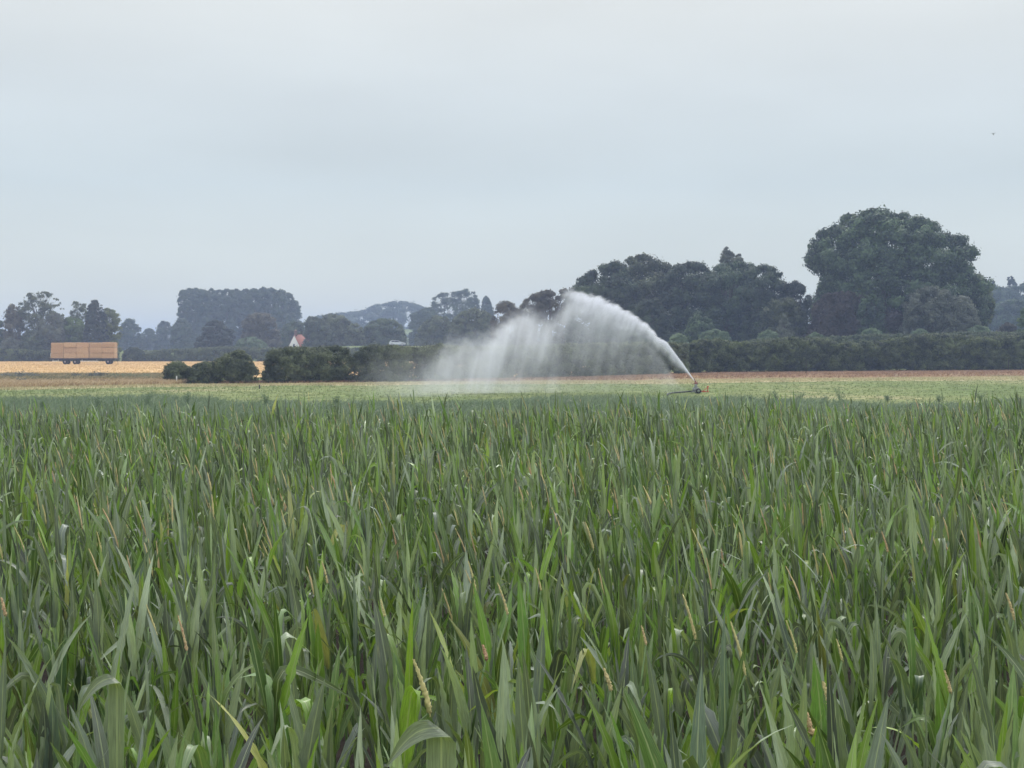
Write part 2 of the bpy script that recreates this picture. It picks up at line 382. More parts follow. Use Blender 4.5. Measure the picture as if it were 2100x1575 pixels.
def crown_from_outline(outline, d, thick, lobe, leaf, cover=3.0, back=.25, droop=0.0, squash=.85, lobes_per=2, shell=.5, fuzz=.14, jit=.34, aspect=.6, gap=0.0):
    """outline in photo pixels (its bottom runs to the ground); d = distance or (d_left, d_right).
       lobes fill the outline's volume, leaves sit on the lobes' shells. Returns V, F, rnd, lobe centres"""
    o = np.array(outline, float); x0, x1 = o[:, 0].min(), o[:, 0].max()
    if isinstance(d, (tuple, list)):
        fd = lambda px: np.interp(px, d[0], d[1])
    else: fd = lambda px: np.full(np.shape(px), float(d))
    dm = float(np.mean(fd(o[:, 0]))); s = FP/dm      # px per metre
    O = o/s; O[O[:, 1] > O[:, 1].max()-.35, 1] += lobe*.9; area = 0.5*abs(np.dot(O[:, 0], np.roll(O[:, 1], 1))-np.dot(O[:, 1], np.roll(O[:, 0], 1)))
    mn, mx = O.min(0), O.max(0); bot = O[:, 1].max()
    pts = []
    for layer in range(max(1, int(round(lobes_per)))):          # jittered grids through the inside
        st = lobe*1.15; gx_, gy_ = np.meshgrid(np.arange(mn[0]-st, mx[0]+st, st), np.arange(mn[1]-st, mx[1]+st, st))
        q = np.stack([gx_.ravel(), gy_.ravel()], 1)+rng.random(2)*st; pts.append(q+(rng.random(q.shape)-.5)*st)
    Q = np.concatenate(pts); ins, e_ = poly_dist(Q, O); ok = ins & (e_ > lobe*.35); Q = Q[ok]
    ring = []                                                  # small lobes following the outline
    for p, q in zip(O, np.roll(O, -1, 0)):
        l_ = np.linalg.norm(q-p)
        if l_ < 1e-6 or (p[1] > bot-.3 and q[1] > bot-.3): continue
        k = max(1, int(l_/(lobe*.42)*1.6+rng.random())); t = rng.random(k)[:, None]; ring.append(p+(q-p)*t)
    ring = np.concatenate(ring); cen = np.array([(mn[0]+mx[0])/2, bot-.3*(bot-mn[1])])
    rr_ = lobe*(.22+.45*rng.random(len(ring)))
    best = ring.copy()
    for a_ in np.linspace(0, 2*np.pi, 16, endpoint=False):       # step inwards to the direction that clears the edge best
        c_ = ring+np.stack([np.cos(a_)*rr_, np.sin(a_)*rr_], 1); i1, e1 = poly_dist(c_, O); i0, e0 = poly_dist(best, O)
        sw = i1 & (~i0 | (e1 > e0)); best[sw] = c_[sw]
    i1, e1 = poly_dist(best, O); best = best[i1]
    nr = len(best); Q = np.concatenate([Q, best]); ins, e_ = poly_dist(Q, O)
    if gap > 0:
        ph = rng.random(2)*10; g = np.sin(Q[:, 0]/lobe*1.1+ph[0])*np.sin(Q[:, 1]/lobe*1.3+ph[1])+.4*rng.normal(size=len(Q))
        keep = g > np.quantile(g, gap); Q, e_ = Q[keep], e_[keep]
    rad = np.minimum(lobe*(.6+.6*rng.random(len(Q))), np.maximum(e_*(1.0+.12*rng.normal(size=len(Q))), lobe*.25))
    em = min(max(e_.max(), 1e-3), thick)
    hT = thick*.5*np.sqrt(np.clip(1-(1-np.clip(e_/em, 0, 1))**2, .02, 1))
    side = np.where(rng.random(len(Q)) < back, 1, -1); dep = side*hT*(.25+.75*rng.random(len(Q))**.5)
    px = Q[:, 0]*s; py = Q[:, 1]*s; dd = fd(px)
    ctr = np.stack([(px-1050)/FP*dd, dd+dep, CAMZ+(HZ-py)/FP*dd], 1)
    # leaves
    na = np.maximum((4*math.pi*rad**2*cover/(leaf**2*aspect*.5)*.30).astype(int), 6)
    li = np.repeat(np.arange(len(Q)), na); U = rand_unit(len(li))
    U[:, 2] = np.where((U[:, 2] < -.25) & (rng.random(len(li)) < .6), -U[:, 2], U[:, 2])
    flip = (U[:, 1] > .3) & (rng.random(len(li)) < .55); U[flip, 1] *= -1
    rr = rad[li]*(1-shell*rng.random(len(li))**1.5)*(1+fuzz*rng.normal(size=len(li)))
    A1, A2 = rng.normal(size=(len(Q), 3))*3.2, rng.normal(size=(len(Q), 3))*7; p1 = rng.random(len(Q))*6.3
    rr = rr*(1+.24*np.sin((U*A1[li]).sum(1)+p1[li])+.15*np.sin((U*A2[li]).sum(1)+2*p1[li]))
    P = ctr[li]+U*rr[:, None]*np.array([1, 1, squash])
    if droop: P[:, 2] -= droop*rng.random(len(li))**2*rad[li]
    gz = ground_z(P[:, 0], P[:, 1]); ku = P[:, 2] > gz-.05; P, U, li = P[ku], U[ku], li[ku]; P[:, 2] = np.maximum(P[:, 2], gz[ku]+leaf*.25)
    V, F = leaf_quads(P, U+np.array([0, 0, .1]), leaf, aspect, jit)
    lr = rng.random(len(Q))
    rnd = np.repeat(np.clip(.55*lr[li]+.45*rng.random(len(li)), 0, 1), 4)
    return V, F, rnd, ctr, rad
M_BARK = plain('bark', (.09, .075, .06), .9, var=.35, scale=6, bump=.4)
def trunk_mesh(base, tops, r0, parent, name='trunk'):
    """tapered trunk with limbs running up into the crown"""
    mb = MB(); base = np.array(base, float); top = np.mean(tops, 0); H = np.max(tops, 0)[2]-base[2]
    cx = np.array([top[0], top[1], base[2]+H*.75]); k = 7
    pts = [base+(cx-base)*t+np.array([math.sin(t*5)*.02*H, math.cos(t*4)*.02*H, 0])*t for t in np.linspace(0, 1, k)]
    pts[0] = base-np.array([0, 0, .1])
    mb.tube(pts, [r0*1.35]+[r0*(1-.8*t) for t in np.linspace(0, 1, k)[1:]], 9)
    for tp in tops:
        t0 = .25+.5*random.random(); p0 = base+(cx-base)*t0; p1 = np.array(tp)
        mid = (p0+p1)/2+np.array([0, 0, .12*np.linalg.norm(p1-p0)])
        q = [(1-u)**2*p0+2*u*(1-u)*mid+u*u*p1 for u in np.linspace(0, 1, 5)]
        rr = r0*(1-.8*t0)*.6
        mb.tube(q, [rr*(1-.8*u) for u in np.linspace(0, 1, 5)], 6, cap=False)
    return mb.build(name, M_BARK, parent, smooth=True)
def tree(name, outline, d, mat, label, cat='tree', group=None, thick=None, lobe=1.6, leaf=.35, r0=None, cover=3.0, part='crown', limbs=14, **kw):
    o = np.array(outline, float); wpx = o[:, 0].max()-o[:, 0].min()
    dm = float(np.mean(np.interp(o[:, 0], d[0], d[1]))) if isinstance(d, (tuple, list)) else d
    wm = wpx*dm/FP; thick = thick or wm*.8
    V, F, rnd, ctr, rad = crown_from_outline(outline, d, thick, lobe, leaf, cover, **kw)
    cx = float((o[:, 0].max()+o[:, 0].min())/2); bx = X(cx, dm); bz = float(ground_z(bx, dm))
    root = empty(name, (bx, dm, bz)); tag(root, label, cat, group)
    V = V-np.array([bx, dm, bz])
    mesh(part, V, F, mat, root, rnd=rnd)
    hi = ctr[np.argsort(-ctr[:, 2])]; pick = hi[:max(limbs*3, 8)]; pick = pick[rng.permutation(len(pick))[:limbs]]
    H = ctr[:, 2].max()-bz
    trunk_mesh((0, 0, 0), pick-np.array([bx, dm, bz]), r0 or max(.08, H*.022), root, 'trunk' if H > 5 else 'stem')
    return root
def hedge(name, outline, d, mat, label, thick=2.2, lobe=.7, leaf=.16, cover=2.6,  cat='hedge', group=None, **kw):
    kw.setdefault('lobes_per', 3)
    V, F, rnd, ctr, rad = crown_from_outline(outline, d, thick, lobe, leaf, cover, **kw)
    o = np.array(outline, float); cx = float((o[:, 0].max()+o[:, 0].min())/2)
    dm = float(np.interp(cx, d[0], d[1])) if isinstance(d, (tuple, list)) else d
    bx = X(cx, dm); bz = float(ground_z(bx, dm)); root = empty(name, (bx, dm, bz)); tag(root, label, cat, group)
    B = np.array([bx, dm, bz]); mesh('foliage', V-B, F, mat, root, rnd=rnd)
    return root
def ob(pts, base): # outline from top points plus ground line at py=base
    return list(pts)+[(pts[-1][0], base), (pts[0][0], base)]

F_DARK = foliage('dark_leaves', (.010, .020, .013), (.066, .100, .052), .2)
F_OAK = foliage('oak_leaves', (.013, .028, .015), (.105, .165, .078), .2, scale=.22)
F_OLIVE = foliage('olive_leaves', (.028, .038, .020), (.11, .135, .065), .25)
F_WILLOW = foliage('grey_willow_leaves', (.075, .09, .07), (.17, .19, .14), .25)
F_PALE = foliage('pale_green_leaves', (.10, .15, .085), (.20, .27, .15), .3)
F_BRIGHT = foliage('bright_green_leaves', (.07, .12, .04), (.17, .24, .07), .3)
F_COPPER = foliage('brownish_leaves', (.032, .03, .024), (.095, .088, .062), .2)
F_PURPLE = foliage('copper_leaves', (.035, .028, .03), (.075, .058, .05), .2)
F_HEDGE = foliage('hedge_leaves', (.013, .022, .009), (.135, .170, .060), .25, scale=.5)
F_HEDGE2 = foliage('far_hedge_leaves', (.040, .060, .028), (.12, .15, .065), .25, scale=.4)
F_CONIFER = foliage('conifer_needles', (.016, .026, .022), (.040, .058, .042), .1)
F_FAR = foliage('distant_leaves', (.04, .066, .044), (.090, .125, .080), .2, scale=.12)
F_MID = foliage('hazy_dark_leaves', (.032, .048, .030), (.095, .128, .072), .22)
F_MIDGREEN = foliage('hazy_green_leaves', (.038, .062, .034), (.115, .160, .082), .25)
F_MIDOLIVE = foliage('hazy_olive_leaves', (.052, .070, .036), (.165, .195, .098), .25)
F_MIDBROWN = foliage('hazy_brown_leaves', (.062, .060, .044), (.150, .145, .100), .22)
F_MISTPALED = foliage('mist_paled_hedge_leaves', (.046, .058, .030), (.165, .195, .092), .25, scale=.5)  # hedge leaves coloured paler, painting in the veil of drifting spray mist
F_YELLOW = foliage('yellowing_leaves', (.08, .11, .03), (.20, .22, .07), .3)

# ------------------------------------------------------------------ right-hand wood and big tree
tree('oak_tree', [(1664, 610), (1676, 570), (1652, 535), (1663, 505), (1664, 480), (1685, 470), (1700, 478), (1705, 460), (1722, 463), (1728, 440), (1755, 436), (1785, 428), (1815, 437), (1850, 438), (1858, 450), (1880, 446), (1908, 458), (1925, 478), (1968, 485), (1982, 505), (1997, 523), (1980, 548), (1992, 565), (2012, 580), (2022, 605), (2028, 640), (2016, 660), (1990, 700), (1900, 745), (1720, 745), (1672, 680)], 241, F_OAK,
     'huge rounded dark green tree towering over the right end of the hedge', thick=20, lobe=1.75, leaf=.42, r0=.75, limbs=26, cover=2.6, lobes_per=3, back=.3)
tree('willow_tree', [(1842, 690), (1850, 640), (1862, 605), (1885, 590), (1905, 585), (1935, 592), (1950, 605), (1970, 605), (1990, 620), (2000, 660), (2000, 700), (2000, 750), (1820, 750), (1816, 700)], 229, F_WILLOW,
     'grey-olive bushy tree growing in front of the huge round tree', thick=8, lobe=1.2, leaf=.32, droop=.8)
tree('weeping_tree', [(1655, 690), (1665, 630), (1690, 600), (1740, 595), (1800, 610), (1850, 640), (1850, 700), (1850, 750), (1650, 750)], 233, F_PURPLE,
     'dark purplish drooping growth under the left side of the huge round tree', thick=6, lobe=1.2, leaf=.34, droop=1.4)
tree('weeping_tree', [(1752, 640), (1765, 610), (1785, 600), (1805, 612), (1812, 640), (1812, 745), (1752, 745)], 231, F_OAK,
     'pale-topped small tree in front of the foot of the huge round tree', thick=5, lobe=1.0, leaf=.3, droop=.8)
tree('ash_tree', [(1990, 560), (2006, 565), (2022, 590), (2030, 620), (2030, 655), (2015, 670), (2000, 640)], 248, F_YELLOW,
     'yellowing tree edge peeping out behind the right flank of the huge round tree', thick=6, lobe=1.0, leaf=.3)
tree('broadleaf_tree', ob([(1160, 610), (1168, 590), (1200, 562), (1225, 548), (1262, 535), (1275, 545), (1290, 560), (1310, 590), (1320, 640)], 755), 254, F_DARK,
     'dark tree ending the right-hand wood at the left, its crown sloping to the spray', lobe=1.5, leaf=.38, thick=12)
tree('broadleaf_tree', ob([(1240, 600), (1262, 545), (1285, 530), (1318, 521), (1345, 530), (1372, 545), (1400, 590), (1410, 660)], 755), 262, F_OLIVE,
     'olive-topped rounded tree in the wood just right of the top of the water arc', lobe=1.6, leaf=.4, thick=14)
tree('broadleaf_tree', ob([(1345, 620), (1352, 575), (1380, 545), (1412, 535), (1440, 545), (1470, 570), (1480, 640)], 755), 255, F_DARK,
     'dark rounded tree in the middle of the wood left of the pale poplar tip', lobe=1.6, leaf=.4, thick=14)
tree('broadleaf_tree', ob([(1430, 620), (1440, 560), (1470, 542), (1510, 538), (1540, 540), (1548, 580), (1560, 650)], 755), 259, F_OAK,
     'dark green tree directly under the pale poplar tip', lobe=1.6, leaf=.4, thick=14)
tree('poplar_tree', ob([(1470, 590), (1476, 535), (1481, 515), (1489, 505), (1498, 516), (1508, 524), (1516, 519), (1523, 532), (1524, 600)], 755), 272, F_WILLOW,
     'pale slender poplar tip poking above the skyline of the wood', lobe=.6, leaf=.26, thick=5, cover=2.2)
tree('broadleaf_tree', ob([(1515, 620), (1525, 555), (1545, 548), (1568, 542), (1585, 552), (1600, 562), (1613, 590), (1618, 640), (1620, 700)], 755), 252, F_DARK,
     'very dark tree at the right end of the wood beside the narrow dark tree', lobe=1.5, leaf=.38, thick=12)
tree('broadleaf_tree', ob([(1610, 640), (1617, 582), (1628, 574), (1640, 584), (1655, 600), (1668, 630), (1672, 680)], 755), 258, F_CONIFER,
     'narrow dark tree filling the dip between the wood and the huge round tree', lobe=1.1, leaf=.3, thick=7)
tree('rounded_shrub', ob([(1558, 690), (1562, 640), (1585, 615), (1610, 610), (1635, 622), (1655, 650), (1660, 690)], 760), 238, F_OLIVE,
     'broad dusky green bush standing before the right end of the wood', cat='bush', lobe=1.0, leaf=.28, thick=6)
tree('young_conifer', ob([(1590, 690), (1598, 660), (1606, 640), (1614, 655), (1622, 670), (1628, 690)], 760), 232, F_WILLOW,
     'small pale cone-shaped tree in front of the dusky green bush', lobe=.7, leaf=.24, thick=3)
tree('rounded_shrub', ob([(1400, 690), (1412, 655), (1432, 636), (1450, 650), (1470, 680), (1474, 700)], 760), 236, F_OAK,
     'pointed green bush against the foot of the wood above the pale shrubs', cat='bush', lobe=.9, leaf=.26, thick=5)
tree('rounded_shrub', ob([(1280, 690), (1290, 650), (1315, 615), (1345, 612), (1370, 640), (1385, 690)], 760), 240, F_DARK,
     'blue-green bush at the foot of the wood right above the water arc', cat='bush', lobe=.9, leaf=.26, thick=5)
tree('broadleaf_tree', [(1060, 640), (1075, 615), (1090, 605), (1120, 592), (1140, 600), (1160, 590), (1170, 610), (1180, 640), (1180, 750), (1060, 750)], 266, F_MIDBROWN,
     'brownish half-bare tree standing behind the crest of the spray', lobe=1.0, leaf=.3, thick=7, gap=.15)
for i, (a, b, top, lab) in enumerate(((1425, 1503, 674, 'pale grey-green shrub above the hedge just right of the rain gun, broadest of its row'), (1548, 1600, 676, 'pale shrub above the hedge in front of the right end of the wood'), (1650, 1692, 680, 'small pale shrub above the hedge at the left foot of the huge round tree'), (1755, 1815, 672, 'pale shrub above the hedge before the middle of the huge round tree'), (1860, 1910, 673, 'pale shrub above the hedge before the grey-olive bushy tree'), (1975, 2035, 666, 'pale shrub above the hedge at the right foot of the huge round tree'), (1368, 1412, 682, 'pale shrub above the hedge half veiled by the water jet'))):
    m_ = (a+b)/2; h_ = (b-a)/2
    tree('pale_shrub', ob([(a, 705), (a+h_*.35, top+8), (m_, top), (b-h_*.3, top+7), (b, 705)], 758), 224, F_PALE, lab, cat='shrub', group='pale shrubs behind the right hedge', lobe=.6, leaf=.2, thick=3, limbs=5)
# far trees on the right edge
tree('spruce_tree', ob([(2022, 640), (2026, 600), (2030, 590), (2035, 571), (2040, 590), (2046, 600), (2052, 640)], 735), 540, F_CONIFER,
     'distant bluish spruce, the smaller of two spires at the right edge', lobe=1.2, leaf=.6, thick=8, squash=.6)
tree('spruce_tree', ob([(2052, 640), (2060, 590), (2066, 575), (2072, 565), (2078, 576), (2084, 590), (2092, 640)], 735), 540, F_CONIFER,
     'distant bluish spruce, the larger of two spires at the right edge', lobe=1.3, leaf=.6, thick=9, squash=.6)
o_ = tree('far_broadleaf_tree', ob([(2020, 680), (2024, 600), (2045, 588), (2065, 592), (2085, 584), (2100, 580), (2160, 585), (2180, 680)], 738), 520, F_FAR,
     'blue-hazed broad tree behind and below the two far spruces', lobe=2.4, leaf=.75, thick=20)
tree('far_broadleaf_tree', ob([(2012, 700), (2020, 640), (2048, 620), (2075, 612), (2110, 622), (2150, 640), (2170, 700)], 742), 430, F_OAK,
     'hazy mid-green tree at the right edge of the picture below the spruces', lobe=1.9, leaf=.6, thick=14)
tree('rounded_shrub', ob([(2086, 700), (2088, 655), (2100, 632), (2130, 625), (2160, 660), (2170, 700)], 758), 236, F_BRIGHT,
     'bright green bush cut off by the right edge of the picture', cat='bush', lobe=.8, leaf=.25, thick=5)
tree('rounded_shrub', ob([(2040, 700), (2048, 672), (2062, 660), (2080, 670), (2090, 700)], 758), 256, F_COPPER,
     'low brownish bush behind the hedge near the right edge', cat='bush', lobe=.7, leaf=.25, thick=4)

# ------------------------------------------------------------------ hedges
dl = ([300, 340, 830, 1200, 1410, 1460, 2100, 2400], [122, 123, 132, 150, 170, 178, 197, 206])
hedge('hedge', ob([(1412, 705), (1425, 698), (1460, 694), (1500, 700), (1540, 702), (1580, 696), (1620, 690), (1660, 692), (1700, 695), (1722, 704), (1750, 700), (1800, 698), (1850, 690), (1900, 684), (1960, 686), (2020, 690), (2080, 686), (2150, 690), (2300, 690)], 759), dl, F_HEDGE,
      'long tall dark hedge running from the rain gun to the right edge', lobe=.8, leaf=.2, thick=3.0, cover=2.6)
hedge('hedge', ob([(1500, 704), (1560, 694), (1640, 692), (1720, 688), (1800, 684), (1900, 684), (1960, 680), (2060, 680), (2200, 682), (2350, 682)], 750), 221, F_HEDGE2,
      'second, greyer hedge showing as a thin band above the long dark right-hand hedge', lobe=.9, leaf=.26, thick=2.5, cover=2.2)
hedge('hedge', ob([(850, 712), (900, 708), (980, 710), (1060, 708), (1130, 706), (1200, 704), (1280, 700), (1350, 700), (1412, 702)], 775), dl, F_MISTPALED,
      'hedge stretch veiled behind the falling spray', lobe=.75, leaf=.18, thick=2.6, cover=2.4)
hedge('hedge', ob([(722, 745), (728, 722), (745, 710), (780, 706), (820, 708), (850, 711)], 786), dl, F_MISTPALED,
      'bulky hedge section just left of the spray, below the pale car', lobe=.6, leaf=.15, thick=2.6)
hedge('hedge', ob([(538, 770), (545, 735), (556, 718), (590, 710), (640, 712), (690, 708), (716, 714), (724, 745)], 788), dl, F_MISTPALED,
      'hedge section below the white gabled house, right of the gap', lobe=.6, leaf=.15, thick=2.6)
hedge('bush', ob([(436, 762), (446, 738), (468, 724), (494, 716), (512, 728), (524, 745), (532, 765)], 788), dl, F_MISTPALED,
      'dark bush left of the gap in the hedge, with a straw-coloured glimpse beside it', cat='bush', lobe=.5, leaf=.14, thick=2.6)
hedge('bush', ob([(386, 760), (398, 748), (420, 740), (440, 742), (450, 765)], 788), dl, F_MISTPALED,
      'low middle bush between the end bush and the taller bush by the gap', cat='bush', lobe=.45, leaf=.14, thick=2.2)
hedge('bush', ob([(338, 775), (341, 752), (355, 742), (372, 740), (386, 748), (396, 770)], 788), dl, F_MISTPALED,
      'rounded bush ending the hedge at the left, beside the stubble field', cat='bush', lobe=.45, leaf=.14, thick=2.2)
# far hedges behind the stubble
hedge('hedge', ob([(-120, 716), (-40, 714), (0, 714), (50, 716), (108, 718), (150, 720), (245, 722)], 741), 342, F_HEDGE,
      'dark distant hedge behind the bale trailer at the left edge', lobe=1.1, leaf=.35, thick=3)
hedge('bush', ob([(251, 735), (256, 720), (268, 712), (284, 713), (295, 722), (298, 735)], 741), 336, F_DARK,
      'small round dark bush alone on the stubble right of the bale trailer', cat='bush', lobe=.7, leaf=.26, thick=4)
hedge('hedge', ob([(296, 720), (340, 716), (400, 714), (460, 710), (520, 712), (545, 714)], 740), 345, F_HEDGE2,
      'grey-green distant hedge between the lone round bush and the gap', lobe=1.1, leaf=.35, thick=3)
hedge('hedge', ob([(545, 713), (640, 712), (740, 712), (900, 712), (1100, 710), (1300, 706)], 740), 350, F_HEDGE2,
      'faint distant hedge line between the near hedge and the road with the car', lobe=1.2, leaf=.36, thick=3, cover=2)

# ------------------------------------------------------------------ left trees behind the trailer
tree('ash_tree', ob([(38, 690), (40, 630), (48, 612), (60, 602), (80, 598), (100, 598), (115, 610), (130, 632), (128, 660), (120, 690)], 730), 356, F_MIDOLIVE,
     'tall airy tree with sky showing through, left of the bale trailer', lobe=.95, leaf=.34, thick=9, gap=.38, cover=1.5, limbs=30, r0=.22)
tree('broadleaf_tree', ob([(10, 700), (14, 650), (22, 628), (30, 622), (40, 640), (50, 690)], 730), 352, F_MIDBROWN,
     'narrow dark brownish tree near the left edge, beside the tall airy tree', lobe=1.2, leaf=.4, thick=6)
tree('broadleaf_tree', ob([(-60, 700), (-50, 665), (-20, 650), (0, 658), (14, 680), (20, 700)], 730), 360, F_MID,
     'low dark tree cut off by the left edge of the picture', lobe=1.4, leaf=.42, thick=8)
tree('willow_tree', ob([(70, 710), (76, 672), (92, 652), (118, 640), (132, 655), (140, 700)], 730), 350, F_WILLOW,
     'grey-green willow standing just above the left half of the bale load', lobe=1.1, leaf=.38, thick=8, droop=.8)
tree('acacia_tree', ob([(118, 700), (122, 662), (140, 650), (160, 652), (176, 665), (180, 700)], 730), 353, F_BRIGHT,
     'light yellow-green small tree above the middle of the bale load', lobe=1.0, leaf=.36, thick=7)
tree('birch_tree', ob([(145, 690), (146, 630), (154, 617), (166, 622), (178, 622), (184, 650), (184, 700)], 730), 362, F_MIDOLIVE,
     'slim airy tree directly left of the dark conifer', lobe=.7, leaf=.3, thick=5, gap=.38, cover=1.5, limbs=16, r0=.15)
tree('cypress_tree', ob([(172, 710), (178, 660), (184, 628), (192, 616), (202, 615), (208, 628), (216, 650), (222, 710)], 730), 348, F_CONIFER,
     'dense dark columnar conifer above the right part of the bale load', lobe=.9, leaf=.3, thick=6)
tree('field_maple', ob([(208, 700), (212, 645), (220, 630), (232, 636), (242, 650), (247, 670), (246, 710)], 730), 354, F_YELLOW,
     'olive-yellow tree tucked against the right side of the dark conifer', lobe=1.0, leaf=.34, thick=6)
tree('broadleaf_tree', ob([(40, 715), (48, 690), (70, 676), (90, 690), (100, 715)], 732), 346, F_MID,
     'dark undergrowth tree below the tall airy tree', lobe=1.0, leaf=.34, thick=5)
tree('rounded_shrub', ob([(0, 718), (6, 700), (24, 690), (40, 700), (44, 718)], 734), 345, F_WILLOW,
     'grey bushy shrub over the dark hedge at the far left', cat='shrub', lobe=.8, leaf=.3, thick=4)
# bluish distant trees between
for a, b, top, dd_, lab in ((244, 292, 653, 560, 'bluish hazy tree right of the bale trailer, ragged topped'), (282, 330, 673, 580, 'low bluish distant tree in the dip before the big tree block'), (318, 362, 656, 600, 'spiky bluish distant tree at the left foot of the big tree block'), (350, 400, 652, 500, 'smooth bluish tree overlapping the left foot of the big tree block')):
    h_ = b-a
    tree('distant_tree', ob([(a, 715), (a+h_*.12, top+16), (a+h_*.35, top+3), (a+h_*.5, top), (a+h_*.7, top+7), (a+h_*.9, top+18), (b, 715)], 732), dd_, F_FAR, lab, lobe=1.5, leaf=.6, thick=10, group='bluish distant trees')
# big block of tall trees
tops = [(372, 636), (384, 595), (398, 591), (412, 594), (428, 600), (444, 594), (460, 593), (478, 594), (496, 595), (514, 594), (532, 592), (550, 591), (568, 594), (584, 600), (600, 616), (612, 638)]
ORD = ['leftmost of the block']+[w_+' from its left end' for w_ in ('second', 'third', 'fourth', 'fifth', 'sixth', 'seventh')]+['in its very middle']+[w_+' from its right end' for w_ in ('seventh', 'sixth', 'fifth', 'fourth', 'third', 'second')]+['rightmost of the block']
for i in range(len(tops)-1):
    x0_, t0_ = tops[i]; x1_, t1_ = tops[i+1]; m_ = (x0_+x1_)/2; w_ = (x1_-x0_)*.95; tp = min(t0_, t1_)
    tree('tall_tree', ob([(m_-w_, 700), (m_-w_*.95, tp+14), (m_-w_*.6, tp+3), (m_, tp-1+random.uniform(-3, 3)), (m_+w_*.6, tp+4), (m_+w_*.95, tp+16), (m_+w_, 700)], 730), 560+(i % 3)*14, F_FAR,
         'tall tree of the flat-topped hazy blue block, '+ORD[i], group='tall trees of the hazy block', lobe=1.5, leaf=.6, thick=8, limbs=6, cover=2.4)
# nearer trees around the house
tree('cedar_tree', ob([(400, 712), (404, 694), (418, 686), (416, 672), (430, 660), (440, 655), (452, 656), (462, 668), (478, 676), (482, 690), (478, 708)], 728), 372, F_CONIFER,
     'dark layered tree left of the white gabled house, in front of the hazy block', lobe=1.0, leaf=.36, thick=8, squash=.55)
tree('copper_beech', ob([(494, 712), (500, 660), (512, 645), (530, 641), (552, 643), (566, 655), (574, 680), (580, 712)], 728), 392, F_MIDBROWN,
     'round brownish tree immediately left of the white gabled house', lobe=1.5, leaf=.45, thick=9)
tree('rounded_shrub', ob([(480, 712), (490, 698), (510, 690), (528, 692), (545, 704), (552, 714)], 728), 362, F_PALE,
     'blue-green shrubs below the round brownish tree', cat='shrub', lobe=.8, leaf=.3, thick=5)
tree('broadleaf_tree', ob([(574, 700), (582, 668), (600, 658), (622, 662), (632, 690), (636, 710)], 726), 420, F_MIDGREEN,
     'soft green tree right behind the chimney of the white gabled house', lobe=1.4, leaf=.45, thick=8)
tree('broadleaf_tree', ob([(622, 712), (628, 660), (636, 648), (650, 650), (664, 656), (680, 676), (690, 690), (696, 712)], 727), 380, F_MID,
     'dark tree hiding the right half of the red-roofed house', lobe=1.2, leaf=.4, thick=7)
tree('broadleaf_tree', ob([(655, 700), (660, 648), (680, 642), (705, 648), (722, 662), (732, 690)], 726), 400, F_MIDOLIVE,
     'greyish-green rounded tree right of the dark tree beside the house', lobe=1.4, leaf=.45, thick=9)
tree('broadleaf_tree', ob([(706, 712), (712, 672), (730, 662), (744, 672), (752, 712)], 727), 390, F_MIDOLIVE,
     'small olive tree between the greyish rounded tree and the domed one over the car', lobe=1.1, leaf=.4, thick=6)
tree('broadleaf_tree', ob([(738, 712), (742, 680), (760, 660), (785, 652), (808, 655), (826, 668), (834, 690), (836, 712)], 727), 396, F_MIDGREEN,
     'domed green tree rising straight behind the pale car', lobe=1.4, leaf=.45, thick=9)
tree('broadleaf_tree', ob([(848, 712), (855, 680), (868, 662), (890, 648), (915, 648), (926, 665), (930, 712)], 727), 396, F_MIDOLIVE,
     'olive rounded tree between the pale car and the spray', lobe=1.4, leaf=.45, thick=9)
tree('broadleaf_tree', ob([(918, 712), (925, 660), (945, 640), (970, 630), (1000, 640), (1020, 660), (1030, 712)], 727), 370, F_MIDOLIVE,
     'dusky tree dimly seen through the left part of the spray', lobe=1.4, leaf=.45, thick=9)
tree('broadleaf_tree', ob([(1005, 712), (1008, 650), (1020, 626), (1036, 616), (1050, 620), (1066, 640), (1088, 650), (1096, 712)], 730), 300, F_MIDBROWN,
     'brown-tinged tree top showing above the spray, left of its crest', lobe=1.2, leaf=.4, thick=7, gap=.15)
tree('lime_tree', ob([(884, 650), (886, 612), (905, 600), (925, 598), (945, 596), (962, 590), (975, 600), (984, 620), (986, 660)], 726), 560, F_FAR,
     'tall hazy tree with gaps of sky, above the left end of the spray', lobe=1.5, leaf=.55, thick=12, gap=.25, cover=1.6, limbs=20, r0=.25)
tree('poplar_tree', ob([(986, 650), (988, 618), (997, 605), (1006, 618), (1012, 640), (1014, 660)], 726), 560, F_FAR,
     'narrow hazy tree standing just right of the tall gappy tree', lobe=1.2, leaf=.55, thick=6)
tree('broadleaf_tree', ob([(838, 690), (842, 645), (860, 636), (880, 628), (896, 640), (900, 690)], 726), 520, F_FAR,
     'hazy tree at the right foot of the distant wooded hill', lobe=1.6, leaf=.6, thick=9)
# distant wooded hill, a single mass
V, Fq, rn, ctr, rad = crown_from_outline(ob([(640, 650), (680, 643), (720, 640), (745, 637), (770, 626), (800, 621), (815, 617), (840, 619), (862, 626), (880, 634), (900, 650)], 716), 900, 60, 3.5, 1.2, 2.4)
tag(mesh('distant_wood', V, Fq, F_FAR, rnd=rn), 'far-off wooded hillside fading to blue left of the tall gappy tree', 'wood', kind='stuff')
V, Fq, rn, ctr, rad = crown_from_outline(ob([(-200, 690), (-40, 688), (120, 690), (300, 692), (420, 690), (640, 690), (900, 688), (1200, 680), (1700, 680), (2100, 676), (2400, 676)], 726), 820, 30, 4.0, 1.5, 2.0)
tag(mesh('distant_wood', V, Fq, F_FAR, rnd=rn), 'continuous faint blue line of woodland along the horizon', 'wood', kind='stuff')

